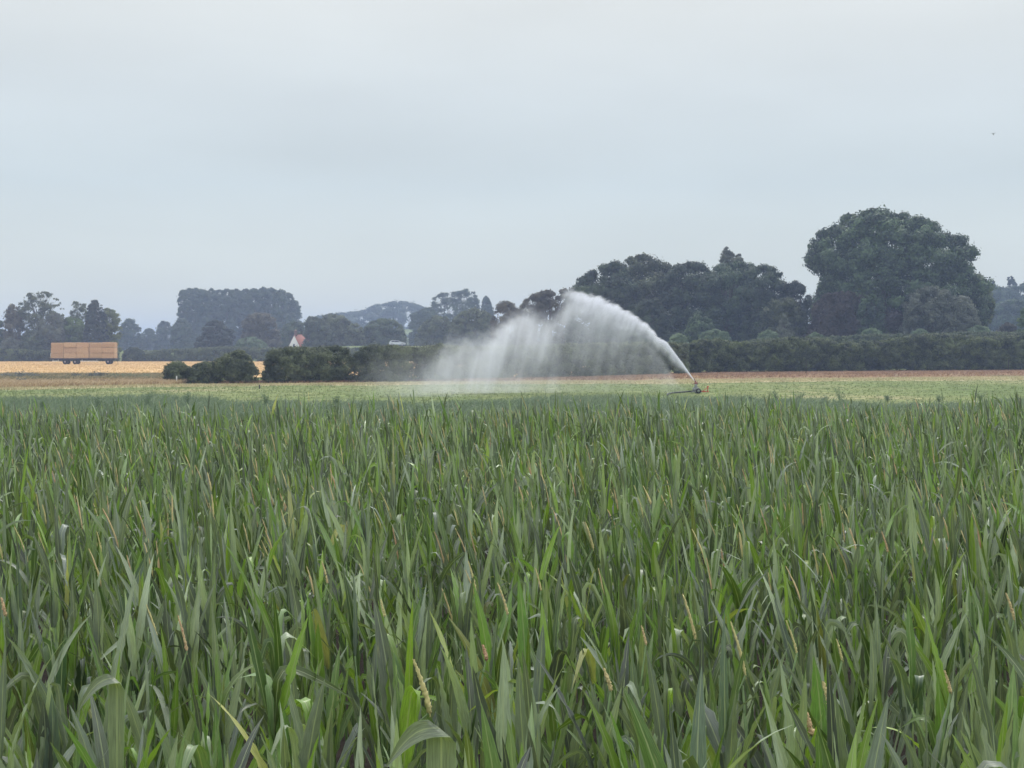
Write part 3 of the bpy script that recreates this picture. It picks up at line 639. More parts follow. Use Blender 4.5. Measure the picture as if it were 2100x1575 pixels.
# ------------------------------------------------------------------ house
hx, hd = X(603, 405), 405; gz = float(ground_z(hx, hd)); h = empty('house', (hx, hd, gz), 0)
tag(h, 'white gabled cottage with red tiled roof half hidden by trees', 'house')
Mw = plain('whitewash', (.60, .59, .56), .8, var=.06); Mr = plain('red_tiles', (.30, .11, .075), .8, var=.25, scale=3); Mbk = plain('chimney_brick', (.16, .10, .09), .9); Mgl = plain('dark_glass', (.03, .035, .045), .15, var=.05)
eave, ridge, hw, LN = 2.6, 6.6, 3.0, 9.0; yaw = R(-38)
h.rotation_euler = (0, 0, yaw); h.scale = (.88, .88, .96)
MB().prism([(-hw, 0), (hw, 0), (hw, eave), (0, ridge-.15), (-hw, eave)], 0, LN).build('wall', Mw, h)
rf = MB(); ov = .35; th = .12
sl = (ridge-eave)/hw
for s_ in (-1, 1):
    p = [(0, ridge), (s_*(hw+ov), ridge-(hw+ov)*sl), (s_*(hw+ov), ridge-(hw+ov)*sl+th*1.6), (0, ridge+th*1.6)]
    rf.prism(p if s_ > 0 else p[::-1], .06, LN+.25)
rfo = rf.build('roof', Mr, h)
ch = MB(); ch.box((0, .7, ridge+.35), (.75, .7, 1.7), bev=.03); ch.box((0, .7, ridge+1.25), (.95, .9, .14), bev=.02)
cho = ch.build('chimney', Mbk, rfo); cp = MB()
for s_ in (-.2, .2): cp.tube([(s_, .7, ridge+1.32), (s_, .7, ridge+1.62)], [.11, .09], 10)
cp.build('chimney_pot', plain('pot', (.55, .42, .36), .8), rfo)
for (wx, wz) in ((0, 3.6), (-1.3, 1.3), (1.3, 1.3)):
    wdw = MB(); wdw.box((wx, -.03, wz), (.95, .08, 1.15), bev=.01); f_ = wdw.build('window', Mw, h)
    MB().box((wx, -.075, wz), (.75, .02, .95)).build('pane', Mgl, f_)

# ------------------------------------------------------------------ car on the road
cd = 378; cx_ = X(815, cd); cz_ = float(ground_z(cx_, cd))+.05; dz_ = Zp(697, cd)-1.47-cz_
car = empty('parked_car', (cx_, cd, cz_), 0); tag(car, 'pale silver hatchback whose roof and windows show above the hedge', 'car')
Mc = plain('silver_paint', (.62, .66, .68), .25, .3, var=.02); Mty = plain('tyre', (.02, .02, .02), .9); Mrim = plain('rim', (.45, .45, .47), .35, .8)
if abs(dz_) > .02:  # the road is banked up here
    pass
body = [(-2.1, .35), (-2.12, .8), (-1.95, 1.0), (-1.78, 1.3), (-1.35, 1.44), (-.5, 1.47), (.25, 1.40), (.95, 1.02), (1.75, .88), (2.05, .72), (2.12, .35)]
def loft(poly, hw_, inset, zs):
    V = []; n = len(poly)
    for sgn, w_, k in ((-1, 0, 1), (-1, 1, 0), (1, 1, 0), (1, 0, 1)):
        for (px_, pz_) in poly:
            top_ = max(0, (pz_-.95)/.5); V.append((px_*(1-.03*k), sgn*(hw_-inset*top_*top_-(0.06 if k else 0)), pz_))
    V = np.array(V); F = []
    for r_ in range(3):
        for i in range(n):
            j = (i+1) % n; F.append([r_*n+i, r_*n+j, (r_+1)*n+j, (r_+1)*n+i])
    return V, F, n
V, F, n = loft(body, .88, .22, None)
mb = MB(); mb.add(V, F)
c0 = np.array([[0, -.83, .7], [0, .83, .7]]); mb.add(np.vstack([V[:n], c0[:1]]), F3=[[n, (i+1) % n, i] for i in range(n)]); mb.add(np.vstack([V[3*n:], c0[1:]]), F3=[[n, i, (i+1) % n] for i in range(n)])
bo = mb.build('body', Mc, car, smooth=False)
for s_ in (-1, 1):
    for poly in ([(-1.62, 1.02), (-1.3, 1.33), (-.62, 1.38), (-.62, 1.02)], [(-.55, 1.02), (-.55, 1.38), (.2, 1.31), (.78, 1.02)]):
        y_ = s_*.80; q = MB(); q.prism(poly, min(y_, y_+s_*.06), max(y_, y_+s_*.06)); q.build('side_window', Mgl, car)
q = MB(); q.add([(1.0, -.7, 1.03), (1.0, .7, 1.03), (.34, .6, 1.41), (.34, -.6, 1.41)], [[0, 1, 2, 3]]); q.build('windscreen', Mgl, car)
for wx in (-1.3, 1.3):
    for s_ in (-1, 1):
        t_ = MB(); t_.tube([(wx, s_*.70, .32), (wx, s_*.92, .32)], [.32, .32], 24); w_ = t_.build('wheel', Mty, car)
        MB().tube([(wx, s_*.921, .32), (wx, s_*.94, .32)], [.2, .17], 16).build('rim', Mrim, w_)
for s_ in (-1, 1): MB().box((2.05, s_*.62, .68), (.1, .34, .14), bev=.03).build('headlight', plain('lamp_glass', (.7, .7, .7), .1), car)

# ------------------------------------------------------------------ bale trailer
td = 273; tx = X(172, td); tr = empty('flatbed_trailer', (tx, td, .06), R(1.0)); tag(tr, 'dark flatbed farm trailer loaded with straw bales on the stubble', 'trailer')
Mdk = plain('dark_steel', (.05, .045, .05), .6, .3); Mwr = plain('white_rail', (.6, .6, .58), .5)
dk = MB(); dk.box((-.1, 0, 1.07), (12.2, 2.5, .16), bev=.02); dk.box((-.1, -.55, .92), (11.4, .14, .16)); dk.box((-.1, .55, .92), (11.4, .14, .16))
for i in range(9): dk.box((-5.4+i*1.32, 0, .955), (.1, 2.4, .06))
dk.build('deck', Mdk, tr)
hb = MB()
for y_ in (-1.1, -.4, .4, 1.1): hb.tube([(-5.95, y_, 1.15), (-5.80, y_, 2.15)], [.03, .03], 8)
hb.tube([(-5.80, -1.1, 2.15), (-5.80, 1.1, 2.15)], [.03, .03], 8); hb.tube([(-5.87, -1.1, 1.65), (-5.87, 1.1, 1.65)], [.025, .025], 8); hb.build('headboard', Mwr, tr)
for xr, ln in ((1.35, 3.4), (-4.9, 1.2)):
    MB().box((xr, -1.2, .62), (ln, .05, .12), bev=.01).box((xr-ln*.4, -1.15, .80), (.06, .06, .30)).box((xr+ln*.4, -1.15, .80), (.06, .06, .30)).build('side_rail', Mwr, tr)
for wx in (-3.2, -1.35, 5.0-.25):
    for s_ in (-1, 1):
        t_ = MB()
        prof = [(.38, .62), (.44, .74), (.47, .80), (.47, 1.00), (.44, 1.08), (.38, 1.12)]
        th_ = np.linspace(0, 2*np.pi, 28, endpoint=False); V = np.array([[wx+r_*math.cos(a), s_*y_, .49+r_*math.sin(a)] for r_, y_ in [(.2, .66)]+prof+[(.2, 1.1)] for a in th_])
        F = [[i*28+j, i*28+(j+1) % 28, (i+1)*28+(j+1) % 28, (i+1)*28+j] for i in range(7) for j in range(28)]; t_.add(V, F)
        wo_ = t_.build('wheel', Mty, tr, smooth=True)
        rm = MB(); rm.tube([(wx, s_*.9, .49), (wx, s_*1.085, .49)], [.27, .25], 20); rm.tube([(wx, s_*1.08, .49), (wx, s_*1.14, .49)], [.10, .08], 12); rm.build('rim', plain('wheel_rim', (.30, .26, .28), .5, .5), wo_)
    MB().tube([(wx, -.7, .49), (wx, .7, .49)], [.06, .06], 8).box((wx, -.55, .68), (.9, .1, .34), bev=.02).box((wx, .55, .68), (.9, .1, .34), bev=.02).build('axle', Mdk, tr)
for x_ in (-3.2, -1.35, 4.75):
    MB().box((x_, -1.13, 1.0), (1.25, .3, .05), bev=.02).build('mudguard', Mdk, tr)
dbm = MB(); dbm.tube([(5.9, 0, .95), (6.25, 0, .9), (6.3, 0, .35)], [.05, .05, .04], 8); dbm.box((6.3, 0, .1), (.25, .25, .06)); dbm.build('landing_leg', Mdk, tr)
def straw_mat():
    m, t, out = newmat('straw')
    tc_ = N(t, 'ShaderNodeTexCoord'); mp_ = N(t, 'ShaderNodeMapping'); mp_.inputs['Scale'].default_value = (2, 2, 9); L(t, tc_.outputs['Object'], mp_.inputs[0])
    oi = N(t, 'ShaderNodeObjectInfo')
    n_ = N(t, 'ShaderNodeTexNoise', noise_dimensions='4D'); n_.inputs['Scale'].default_value = 2.2; n_.inputs['Detail'].default_value = 8; n_.inputs['Roughness'].default_value = .7
    L(t, mp_.outputs[0], n_.inputs['Vector']); mm = N(t, 'ShaderNodeMath', op='MULTIPLY'); mm.inputs[1].default_value = 20; L(t, oi.outputs['Random'], mm.inputs[0]); L(t, mm.outputs[0], n_.inputs['W'])
    r_ = N(t, 'ShaderNodeValToRGB'); L(t, n_.outputs[0], r_.inputs[0]); el = r_.color_ramp.elements
    el[0].position = .3; el[0].color = (.27, .16, .09, 1); el[1].position = .7; el[1].color = (.62, .44, .26, 1)
    b_ = N(t, 'ShaderNodeBsdfPrincipled'); b_.inputs['Roughness'].default_value = .9; tv = N(t, 'ShaderNodeMapRange'); tv.inputs[3].default_value = .86; tv.inputs[4].default_value = 1.04; L(t, oi.outputs['Random'], tv.inputs[0])
    sv = N(t, 'ShaderNodeVectorMath', op='SCALE'); L(t, r_.outputs[0], sv.inputs[0]); L(t, tv.outputs[0], sv.inputs['Scale']); L(t, sv.outputs[0], b_.inputs['Base Color'])
    bp = N(t, 'ShaderNodeBump'); bp.inputs['Strength'].default_value = .8; bp.inputs['Distance'].default_value = .05; L(t, n_.outputs[0], bp.inputs['Height']); L(t, bp.outputs[0], b_.inputs['Normal'])
    L(t, b_.outputs[0], out.inputs[0]); return m
Mst = straw_mat(); Mtw = plain('twine', (.45, .2, .12), .7)
def bale_mesh(seed):
    r_ = np.random.default_rng(seed); nx, ny, nz = 12, 8, 5; D = np.array([2.335, 2.34, .95])/2
    V = []; F = []; n0 = 0
    for ax in range(3):
        for sg in (-1, 1):
            u, v = (ax+1) % 3, (ax+2) % 3; nn = (nx, ny, nz); nu, nv = nn[u], nn[v]
            for i in range(nu+1):
                for j in range(nv+1):
                    p = np.zeros(3); p[ax] = sg; p[u] = -1+2*i/nu; p[v] = -1+2*j/nv
                    q = p*D; m_ = np.abs(p); rnd_ = np.clip(m_-.82, 0, 1)/.18
                    e2 = (rnd_**2).sum()
                    if e2 > 1: q *= 1-.018*(e2-1)
                    q[:] += .022*np.sin(q*7+seed)[[1, 2, 0]]+.012*np.sin(q*19+seed*2)[[2, 0, 1]]
                    V.append(q)
            for i in range(nu):
                for j in range(nv):
                    a = n0+i*(nv+1)+j; f = [a, a+nv+1, a+nv+2, a+1]; F.append(f if sg > 0 else f[::-1])
            n0 += (nu+1)*(nv+1)
    return np.array(V), F
protos = []
for k in range(4):
    V, F = bale_mesh(k+1); me = mesh('straw_bale', V, np.array(F), Mst, smooth=True, link=False).data; protos.append(me)
tw = MB()
for x_ in (-.85, -.42, 0, .42, .85): tw.tube([(x_, -1.185, -.44), (x_, -1.185, .44), (x_, -1.1, .485), (x_, 1.1, .485)], [.012]*4, 4, cap=False)
twm = tw.build('twine', Mtw).data; bpy.data.objects.remove(bpy.data.objects['twine'])
rows = ['bottom', 'middle', 'top']; cols = ['at the left end', 'second from the left end', 'in the middle', 'second from the right end', 'at the right end']
for r_ in range(3):
    for c_ in range(5):
        b_ = bpy.data.objects.new('straw_bale', protos[(r_*5+c_*3) % 4]); C.objects.link(b_)
        lx = -4.62+c_*2.345+random.uniform(-.02, .02)+(0.04 if c_ > 2 else 0); lz = 1.16+.475+r_*.955+(.03*math.sin(c_*1.7) if r_ == 2 else 0)+c_*.01*r_
        p_ = Matrix.Rotation(R(1.0), 4, 'Z')@Vector((lx+.0, random.uniform(-.04, .04), lz)); b_.location = (tx+p_.x, td+p_.y, .06+p_.z)
        b_.rotation_euler = (0, 0, R(1.0)+random.choice((0, math.pi))+R(random.uniform(-.6, .6)))
        tag(b_, f'big straw bale in the {rows[r_]} layer of the trailer load, {cols[c_]}', 'straw bale', 'straw bales stacked on the trailer')
        t_ = bpy.data.objects.new('twine', twm); C.objects.link(t_); t_.parent = b_

# ------------------------------------------------------------------ rain gun
gd = 97.0; gX, gS = X(1427, gd), FP/gd
gun = empty('rain_gun', (gX, gd, .04)); tag(gun, 'irrigation rain gun on a low cart throwing the water jet', 'rain gun')
Mred = plain('red_paint', (.50, .10, .05), .5, var=.15); Mgr = plain('galvanised_steel', (.20, .22, .20), .5, .5, var=.2); Mbr = plain('rusty_red', (.20, .07, .06), .6, var=.3)
b_ = MB(); b_.box((0, 0, .24), (.42, .40, .28), bev=.04); b_.tube([(0, 0, .30), (0, 0, .62)], [.12, .08], 14); b_.box((0, 0, .09), (.7, .9, .06), bev=.01)
b_.tube([(0, 0, .38), (0, 0, .42)], [.17, .17], 16); b_.build('base', Mgr, gun)
for s_ in (-1, 1):
    t_ = MB(); t_.tube([(0.1, s_*.52, .17), (0.1, s_*.64, .17)], [.17, .17], 20); w_ = t_.build('wheel', Mty, gun)
    MB().tube([(0.1, s_*.641, .17), (0.1, s_*.655, .17)], [.09, .08], 12).build('rim', Mgr, w_)
MB().tube([(.1, -.55, .17), (.1, .55, .17)], [.025, .025], 8).build('axle', Mgr, gun)
r_ = MB(); r_.tube([(0, 0, .58), (0, 0, .66), (-.02, 0, .71)], [.07, .07, .06], 12); r_.box((.0, 0, .66), (.2, .16, .12), bev=.02); r_.build('swivel', Mbr, gun)
jd = np.array([-.50, 0, .866]); n0 = np.array([-.01, 0, .68]); n1 = np.array([-.085, 0, .93])
r_ = MB(); r_.tube([n0+np.array([.06, 0, -.02]), n0+np.array([.02, 0, .05]), (n0+n1)/2, n1], [.055, .055, .045, .03], 12); brl = r_.build('barrel', Mbr, gun)
MB().tube([n1, n1+(n1-n0)*.14], [.034, .022], 12).build('nozzle', Mdk, brl)
r_ = MB(); r_.tube([(-.18, 0, .62), (-.05, 0, .66), (.12, .02, .72)], [.015, .018, .015], 8); r_.box((-.2, 0, .62), (.07, .1, .06), bev=.01); r_.tube([(.1, .02, .7), (.14, .02, .60)], [.02, .02], 8); r_.build('drive_arm', Mbr, gun)
r_ = MB(); r_.tube([(.2, 0, .1), (.80, 0, .1)], [.028, .028], 8); r_.tube([(.78, 0, .08), (.80, 0, .47)], [.035, .035], 8); r_.box((.5, 0, .14), (.34, .06, .05), bev=.01); r_.tube([(.80, -.25, .12), (.80, .25, .12)], [.03, .03], 8); r_.box((.80, 0, .45), (.12, .16, .07), bev=.01)
r_.tube([(.45, 0, .13), (.79, 0, .40)], [.018, .018], 8); r_.build('tow_frame', Mred, gun)
hs = MB(); pts = [(gX-.2, gd, .18), (gX-.9, gd-.4, .14), (gX-1.5, gd-1.0, .12), (gX-1.9, gd-1.8, .09), (gX-2.2, gd-3, .09), (gX-2.4, gd-5, .05)]
hs.tube(pts, [.055]*6, 10); tag(hs.build('water_hose', plain('black_hose', (.035, .04, .04), .5), smooth=True), 'dark supply hose lying in the grass left of the rain gun', 'hose')

# ------------------------------------------------------------------ small posts
def post(px, d, hgt, r_, mat, lab, cat='post', name='marker_post'):
    x_ = X(px, d); z_ = float(ground_z(x_, d)); m_ = MB(); m_.tube([(x_, d, z_-.05), (x_+.01, d, z_+hgt*.92), (x_+.01, d, z_+hgt)], [r_, r_, r_*.6], 10)
    tag(m_.build(name, mat), lab, cat)
post(362, 120.5, .75, .05, Mwr, 'short white marker post in front of the leftmost bush')
post(532, 108, .34, .05, Mdk, 'small dark stump of a post on the mown grass below the gap', name='stake')
post(2068, 192, 1.6, .05, Mdk, 'thin dark fence post before the hedge near the right edge', name='fence_post')
post(1653, 170, 1.5, .04, Mdk, 'thin dark stake in the dry verge under the middle of the right hedge', name='stake')

# ------------------------------------------------------------------ bird
bd = 120; bx, bz = X(2037, bd), Zp(275, bd); bird = empty('bird', (bx, bd, bz), R(60)); bird.scale = (.75, .75, .75); tag(bird, 'small dark bird flying alone high in the sky at the right', 'bird')
Mb = plain('bird_feathers', (.22, .23, .24), .8)
bb = MB(); bb.tube([(-.17, 0, .07), (-.13, 0, .06), (-.05, 0, .02), (.05, 0, -.03), (.11, 0, -.07), (.15, 0, -.085), (.18, 0, -.10)], [.012, .02, .045, .04, .03, .022, .004], 10); bb.build('body', Mb, bird, smooth=True)
for s_ in (-1, 1):
    q = MB(); q.add([(-.07, s_*.02, .04), (.05, s_*.02, .0), (.04, s_*.16, .10), (-.05, s_*.16, .11), (-.03, s_*.30, .09), (-.06, s_*.29, .09), (-.07, s_*.02, .05), (.05, s_*.02, .012), (.04, s_*.16, .112), (-.05, s_*.16, .122), (-.03, s_*.30, .1), (-.06, s_*.29, .1)],
        [[0, 1, 2, 3], [3, 2, 4, 5], [6, 9, 8, 7], [9, 11, 10, 8], [0, 3, 9, 6], [3, 5, 11, 9], [1, 7, 8, 2], [2, 8, 10, 4], [5, 4, 10, 11]]); q.build('wing', Mb, bird)
q = MB(); q.box((-.2, 0, .085), (.09, .05, .01)); q.build('tail', Mb, bird)

# ------------------------------------------------------------------ grasses (uncountable)
def blades(name, P, hgt, wid, lean, mat, label, cat, spread=.5, per=3):
    n = len(P); P = np.repeat(P, per, 0)+np.concatenate([rng.normal(size=(n*per, 2))*wid*3, np.zeros((n*per, 1))], 1); n = len(P)
    P[:, 2] = ground_z(P[:, 0], P[:, 1])+.03
    a = rng.random(n)*2*np.pi; S = np.stack([np.cos(a), np.sin(a), 0*a], 1)*wid*(.6+.8*rng.random(n))[:, None]
    hh = np.repeat(hgt, per)*(.5+.8*rng.random(n)) if np.ndim(hgt) else hgt*(.5+.8*rng.random(n))
    D = rng.normal(size=(n, 3))*spread*.5; D[:, 2] = 1; D[:, 0] += lean
    T1 = P+D*hh[:, None]*.55; D2 = D.copy(); D2[:, :2] *= 1.8; D2[:, 2] = .9; T2 = P+D2*hh[:, None]
    V = np.stack([P-S, P+S, T1+S*.7, T1-S*.7, T2], 1).reshape(-1, 3); i = np.arange(n)[:, None]*5
    F4 = i+np.array([[0, 1, 2, 3]]); F3 = i+np.array([[3, 2, 4]])
    o = mesh(name, V, [F4, F3], mat, rnd=np.repeat(rng.random(n), 5)); tag(o, label, cat, kind='stuff'); return o
def scatter(n, f0, f1, x0, x1, inview=True):
    x = rng.uniform(x0, x1, n); a = np.array([f0(v) for v in x]); b = np.array([f1(v) for v in x]); y = a+(b-a)*rng.random(n)
    if inview: k = np.abs(x) < y*.40+2; x, y = x[k], y[k]
    return np.stack([x, y, 0*x], 1)
G_GREEN = foliage('mown_grass', (.17, .215, .085), (.21, .255, .105), .3, scale=.12, c3=(.38, .34, .18), p3=.95)
G_PALE = foliage('cut_straw', (.30, .28, .15), (.56, .49, .31), .35, scale=.3)
G_DRY = foliage('dry_grass', (.20, .11, .07), (.42, .28, .17), .3, scale=.25)
G_STUB = foliage('stubble', (.46, .31, .15), (.76, .55, .29), .2, scale=.15)
G_WEED = foliage('weeds', (.13, .18, .11), (.21, .27, .16), .35, scale=.5)
G_TAN = foliage('tan_grass', (.34, .24, .14), (.54, .43, .27), .3, scale=.25)
G_SCRUB = foliage('scrub', (.12, .13, .07), (.42, .33, .19), .3, scale=.3)
blades('mown_grass', scatter(16000, y_green0, y_pale, -45, 60), .09, .02, .1, G_GREEN, 'short mown green grass between the maize and the hedge', 'grass')
blades('cut_straw', scatter(16000, y_pale, y_verge, -50, 75), .16, .02, .1, G_PALE, 'pale cut straw lying along the far edge of the green strip', 'straw')
blades('dry_grass', scatter(34000, lambda x: y_hedge(x)-float(np.interp(x, [-29, -5, 10, 30, 90], [4, 5, 10, 18, 24])), y_hedge, -29, 90), .20, .03, .3, G_DRY, 'reddish dry grass along the foot of the hedge', 'grass', 1.3)
blades('dry_grass', scatter(9000, lambda x: y_verge(x)+3, y_hedge, -29, 90), .25, .03, .3, G_DRY, 'sparse tawny grass in front of the hedge foot', 'grass', .9)
blades('dry_grass', scatter(12000, lambda x: y_verge(x)-2, lambda x: 128+x*.05, -70, -27.5), .45, .03, .3, G_TAN, 'tawny grass below the stubble field on the left', 'grass', .9)
blades('scrub', scatter(26000, lambda x: 128, lambda x: 152, -80, -29), .52, .05, .2, G_SCRUB, 'rough green and tan scrub at the near edge of the stubble field', 'scrub', .9)
blades('stubble', scatter(60000, lambda x: 152, lambda x: 330, -140, 10), .16, .03, .05, G_STUB, 'golden cereal stubble around the bale trailer', 'stubble')
blades('weeds', scatter(42000, lambda x: 40+x*.06, lambda x: y_green0(x)+2+wob(x, 4.5, 6), -40, 45), .38+.0*rng.random(1)[0], .022, .2, G_WEED, 'low blue-green weeds beyond the far edge of the maize', 'weeds', .8)

def weed(px, d, hgt, wid, mat, lab, leaf=.05, n=900, name='tall_weed', cat='weed', group=None):
    x_ = X(px, d); z_ = float(ground_z(x_, d)); root = empty(name, (x_, d, z_)); tag(root, lab, cat, group)
    mb = MB(); V = []; tips = []
    for k in range(7):
        a = random.uniform(0, 6.28); r_ = wid*random.uniform(.1, .9); tp = np.array([math.cos(a)*r_, math.sin(a)*r_*.7, hgt*random.uniform(.7, 1)]); tips.append(tp)
        mb.tube([(0, 0, -.03), tp*np.array([.35, .35, .5]), tp], [.014, .01, .004], 5, cap=False)
    mb.build('stem', M_STALK, root); tips = np.array(tips); k = rng.integers(7, size=n); t = rng.random(n)**.7*.85+.15
    P = tips[k]*np.stack([t**1.4, t**1.4, t], 1)+rng.normal(size=(n, 3))*wid*.16*np.array([1, 1, .7]); P[:, 2] = np.maximum(P[:, 2], .03)
    V, F = leaf_quads(P, rand_unit(n)+np.array([0, 0, .4]), leaf, .5); mesh('leaves', V, F, mat, root, rnd=np.repeat(rng.random(n), 4)); return root
for px, d, hg, wd, lab in ((1722, 80, 1.05, .42, 'tallest bushy weed at the maize edge below the huge round tree'), (1592, 79, .85, .4, 'bluish weed standing second-tallest right of the rain gun'), (1640, 81, .7, .35, 'loose weed between the bluish weed and the tallest bushy one'), (1690, 78, .6, .3, 'low weed just left of the tallest bushy weed'), (1490, 80, .55, .3, 'small weed just right of the red frame of the rain gun'), (1540, 79, .5, .25, 'feathery weed midway between the rain gun and the bluish weed'), (1925, 80, .5, .3, 'lone weed at the maize edge toward the right border'), (1208, 60, .85, .25, 'dark weed sticking up in front of the spray'), (302, 72, 1.1, .3, 'wispy blue-green weed, tallest at the left maize edge'), (385, 72, 1.0, .28, 'wispy weed below the leftmost bush'), (545, 74, .95, .3, 'wispy weed on the grass below the hedge gap'), (200, 70, .8, .25, 'wispy weed below the bale trailer'), (85, 68, .8, .3, 'wispy weed near the left border of the grass'), (690, 74, .7, .25, 'wispy weed below the hedge section under the house'), (2010, 80, .65, .35, 'weed clump nearest the right border'), (1820, 82, .45, .3, 'low weed right of the tallest bushy weed')):
    weed(px, d, hg*.9, wd*1.35, G_WEED, lab, .06, 330, group='tall weeds along the far maize edge')
F_THISTLE = foliage('thistle_leaves', (.07, .09, .085), (.20, .22, .22), .2)
for px, d, hg, wd, lab in ((12, 140, 1.0, 1.1, 'grey thistle clump cut by the left border below the stubble'), (38, 138, 1.2, 1.0, 'tallest grey thistle clump at the far left below the stubble'), (62, 141, 1.0, 1.0, 'grey thistle clump third from the left border'), (82, 139, .9, .8, 'grey thistle clump at the right end of the far-left patch'), (160, 142, .9, .8, 'grey-green dock clump under the left wheels of the trailer'), (188, 139, 1.2, .9, 'tall dark dock clump under the middle of the trailer'), (206, 141, 1.2, .9, 'dark dock clump right beside the tall one'), (240, 143, .8, .9, 'low green clump under the right wheel of the trailer'), (262, 142, .85, .8, 'low green clump right of the trailer'), (300, 140, .9, .9, 'dull green clump halfway to the leftmost bush'), (46, 128, .6, .7, 'pale mauve-flowered clump in front of the grey thistles'), (214, 126, .55, .5, 'small dark clump in the tawny grass below the docks')):
    weed(px, d-5, hg*.68, wd*1.1, F_THISTLE if px < 220 else G_WEED, lab, .12, 600, 'weed_clump', 'weed clump', 'weed clumps at the near edge of the stubble')

# ------------------------------------------------------------------ maize
def leaf_batch(n, base, az, length, width, th0, kap, twist0, twist1, S=9, CC=3, fold=None, foldang=None, wind=.10, power=1.6, vd=.25):
    """n leaf blades; returns V (n, S+1, CC, 3) and lf (n, S+1, CC, 3)"""
    t = np.linspace(0, 1, S+1)[None, :]; dl_ = (length/S)[:, None]
    th = th0[:, None]+kap[:, None]*t**power
    if fold is not None: th = th+foldang[:, None]*(1/(1+np.exp(-(t-fold[:, None])*40)))
    T = np.stack([np.sin(th)*np.cos(az)[:, None], np.sin(th)*np.sin(az)[:, None], np.cos(th)], -1)
    T[..., 0] -= wind*np.sqrt(t)*1.0; T /= np.linalg.norm(T, axis=-1, keepdims=True)
    P = base[:, None, :]+np.concatenate([np.zeros((n, 1, 3)), np.cumsum((T[:, :-1]+T[:, 1:])*.5*dl_[..., None], 1)], 1)
    S0 = np.stack([-np.sin(az), np.cos(az), 0*az], -1)[:, None, :]
    S0 = S0-(S0*T).sum(-1, keepdims=True)*T; S0 /= np.linalg.norm(S0, axis=-1, keepdims=True)+1e-9
    Nn = np.cross(T, S0); tw_ = twist0[:, None]+twist1[:, None]*t
    Sd = S0*np.cos(tw_)[..., None]+Nn*np.sin(tw_)[..., None]; Nn = np.cross(T, Sd)
    wp = np.minimum(1, .5+2.0*t)*(1-t**2.0)**.95+.015
    wv = width[:, None]*.5*wp; c = np.linspace(-1, 1, CC)
    ph = rng.random((n, 1))*6.28; f = 5+4*rng.random((n, 1))
    V = P[:, :, None, :]+Sd[:, :, None, :]*(wv[..., None]*c)[..., None]+Nn[:, :, None, :]*((wv*vd)[..., None]*np.abs(c)+(wv*.22*np.sin(f*t*6.28+ph))[..., None]*np.abs(c)**2*np.sign(c+1e-3))[..., None]
    lf = np.zeros((n, S+1, CC, 3)); lf[..., 0] = c[None, None, :]; lf[..., 1] = t[..., None]*(length[:, None]/.06)[..., None]; lf[..., 2] = rng.random(n)[:, None, None]
    return V, lf
def grid_faces(n, S, CC):
    a = np.arange(n)[:, None, None]*((S+1)*CC)+np.arange(S)[None, :, None]*CC+np.arange(CC-1)[None, None, :]
    a = a.ravel(); return np.stack([a, a+1, a+CC+1, a+CC], 1)
def plant_leaves(nl):
    """random leaf parameters for plants with nl leaves: returns dict arrays (nl)"""
    k = np.arange(nl); f = k/(nl-1)           # 0 lowest .. 1 top
    hb = .50+.93*f**.65+rng.normal(size=nl)*.06
    ln = .44+.16*rng.random(nl)-.08*f**2
    wd = .031+.032*rng.random(nl)**1.5-.005*f
    th0 = R(1)*(20-13*f+rng.normal(size=nl)*6)
    kap = R(1)*(34-28*f+rng.normal(size=nl)*12)
    az0 = rng.random()*np.pi*2; az = az0+np.pi*(k % 2)+rng.normal(size=nl)*.35
    fold = np.full(nl, 2.0); fa = np.zeros(nl)
    m_ = rng.random(nl) < .15; fold[m_] = .45+.35*rng.random(m_.sum()); fa[m_] = R(100)+R(50)*rng.random(m_.sum())
    arch = rng.random(nl) < .05; kap[arch] += R(75)
    return dict(hb=hb, length=ln, width=wd, th0=th0, kap=kap, az=az, tw0=rng.normal(size=nl)*.5, tw1=rng.normal(size=nl)*1.5, fold=fold, foldang=fa)
def leaf_rnd(n):
    q = rng.random(n)
    return np.clip(np.where(q < .47, .20+.34*rng.random(n), np.where(q < .90, .54+.3*rng.random(n), np.where(q < .965, rng.random(n)*.2, .86+.14*rng.random(n)))), 0, 1)
def batch_tubes(P0, P1, r0_, r1_, n=6, rings=4):
    m_ = len(P0); t = np.linspace(0, 1, rings)[None, :, None, None]; a = np.linspace(0, 2*np.pi, n, endpoint=False)
    cir = np.stack([np.cos(a), np.sin(a), 0*a], -1)[None, None]
    rad_ = (r0_[:, None]*(1-t[..., 0, 0])+r1_[:, None]*t[..., 0, 0])[:, :, None, None]
    V = P0[:, None, None, :]*(1-t)+P1[:, None, None, :]*t+cir*rad_
    b = np.arange(m_)[:, None, None]*(rings*n)+np.arange(rings-1)[None, :, None]*n; j = np.arange(n)[None, None, :]; jn = (j+1) % n
    F = np.stack([(b+j), (b+jn), (b+n+jn), (b+n+j)], -1).reshape(-1, 4)
    return V.reshape(-1, 3), F
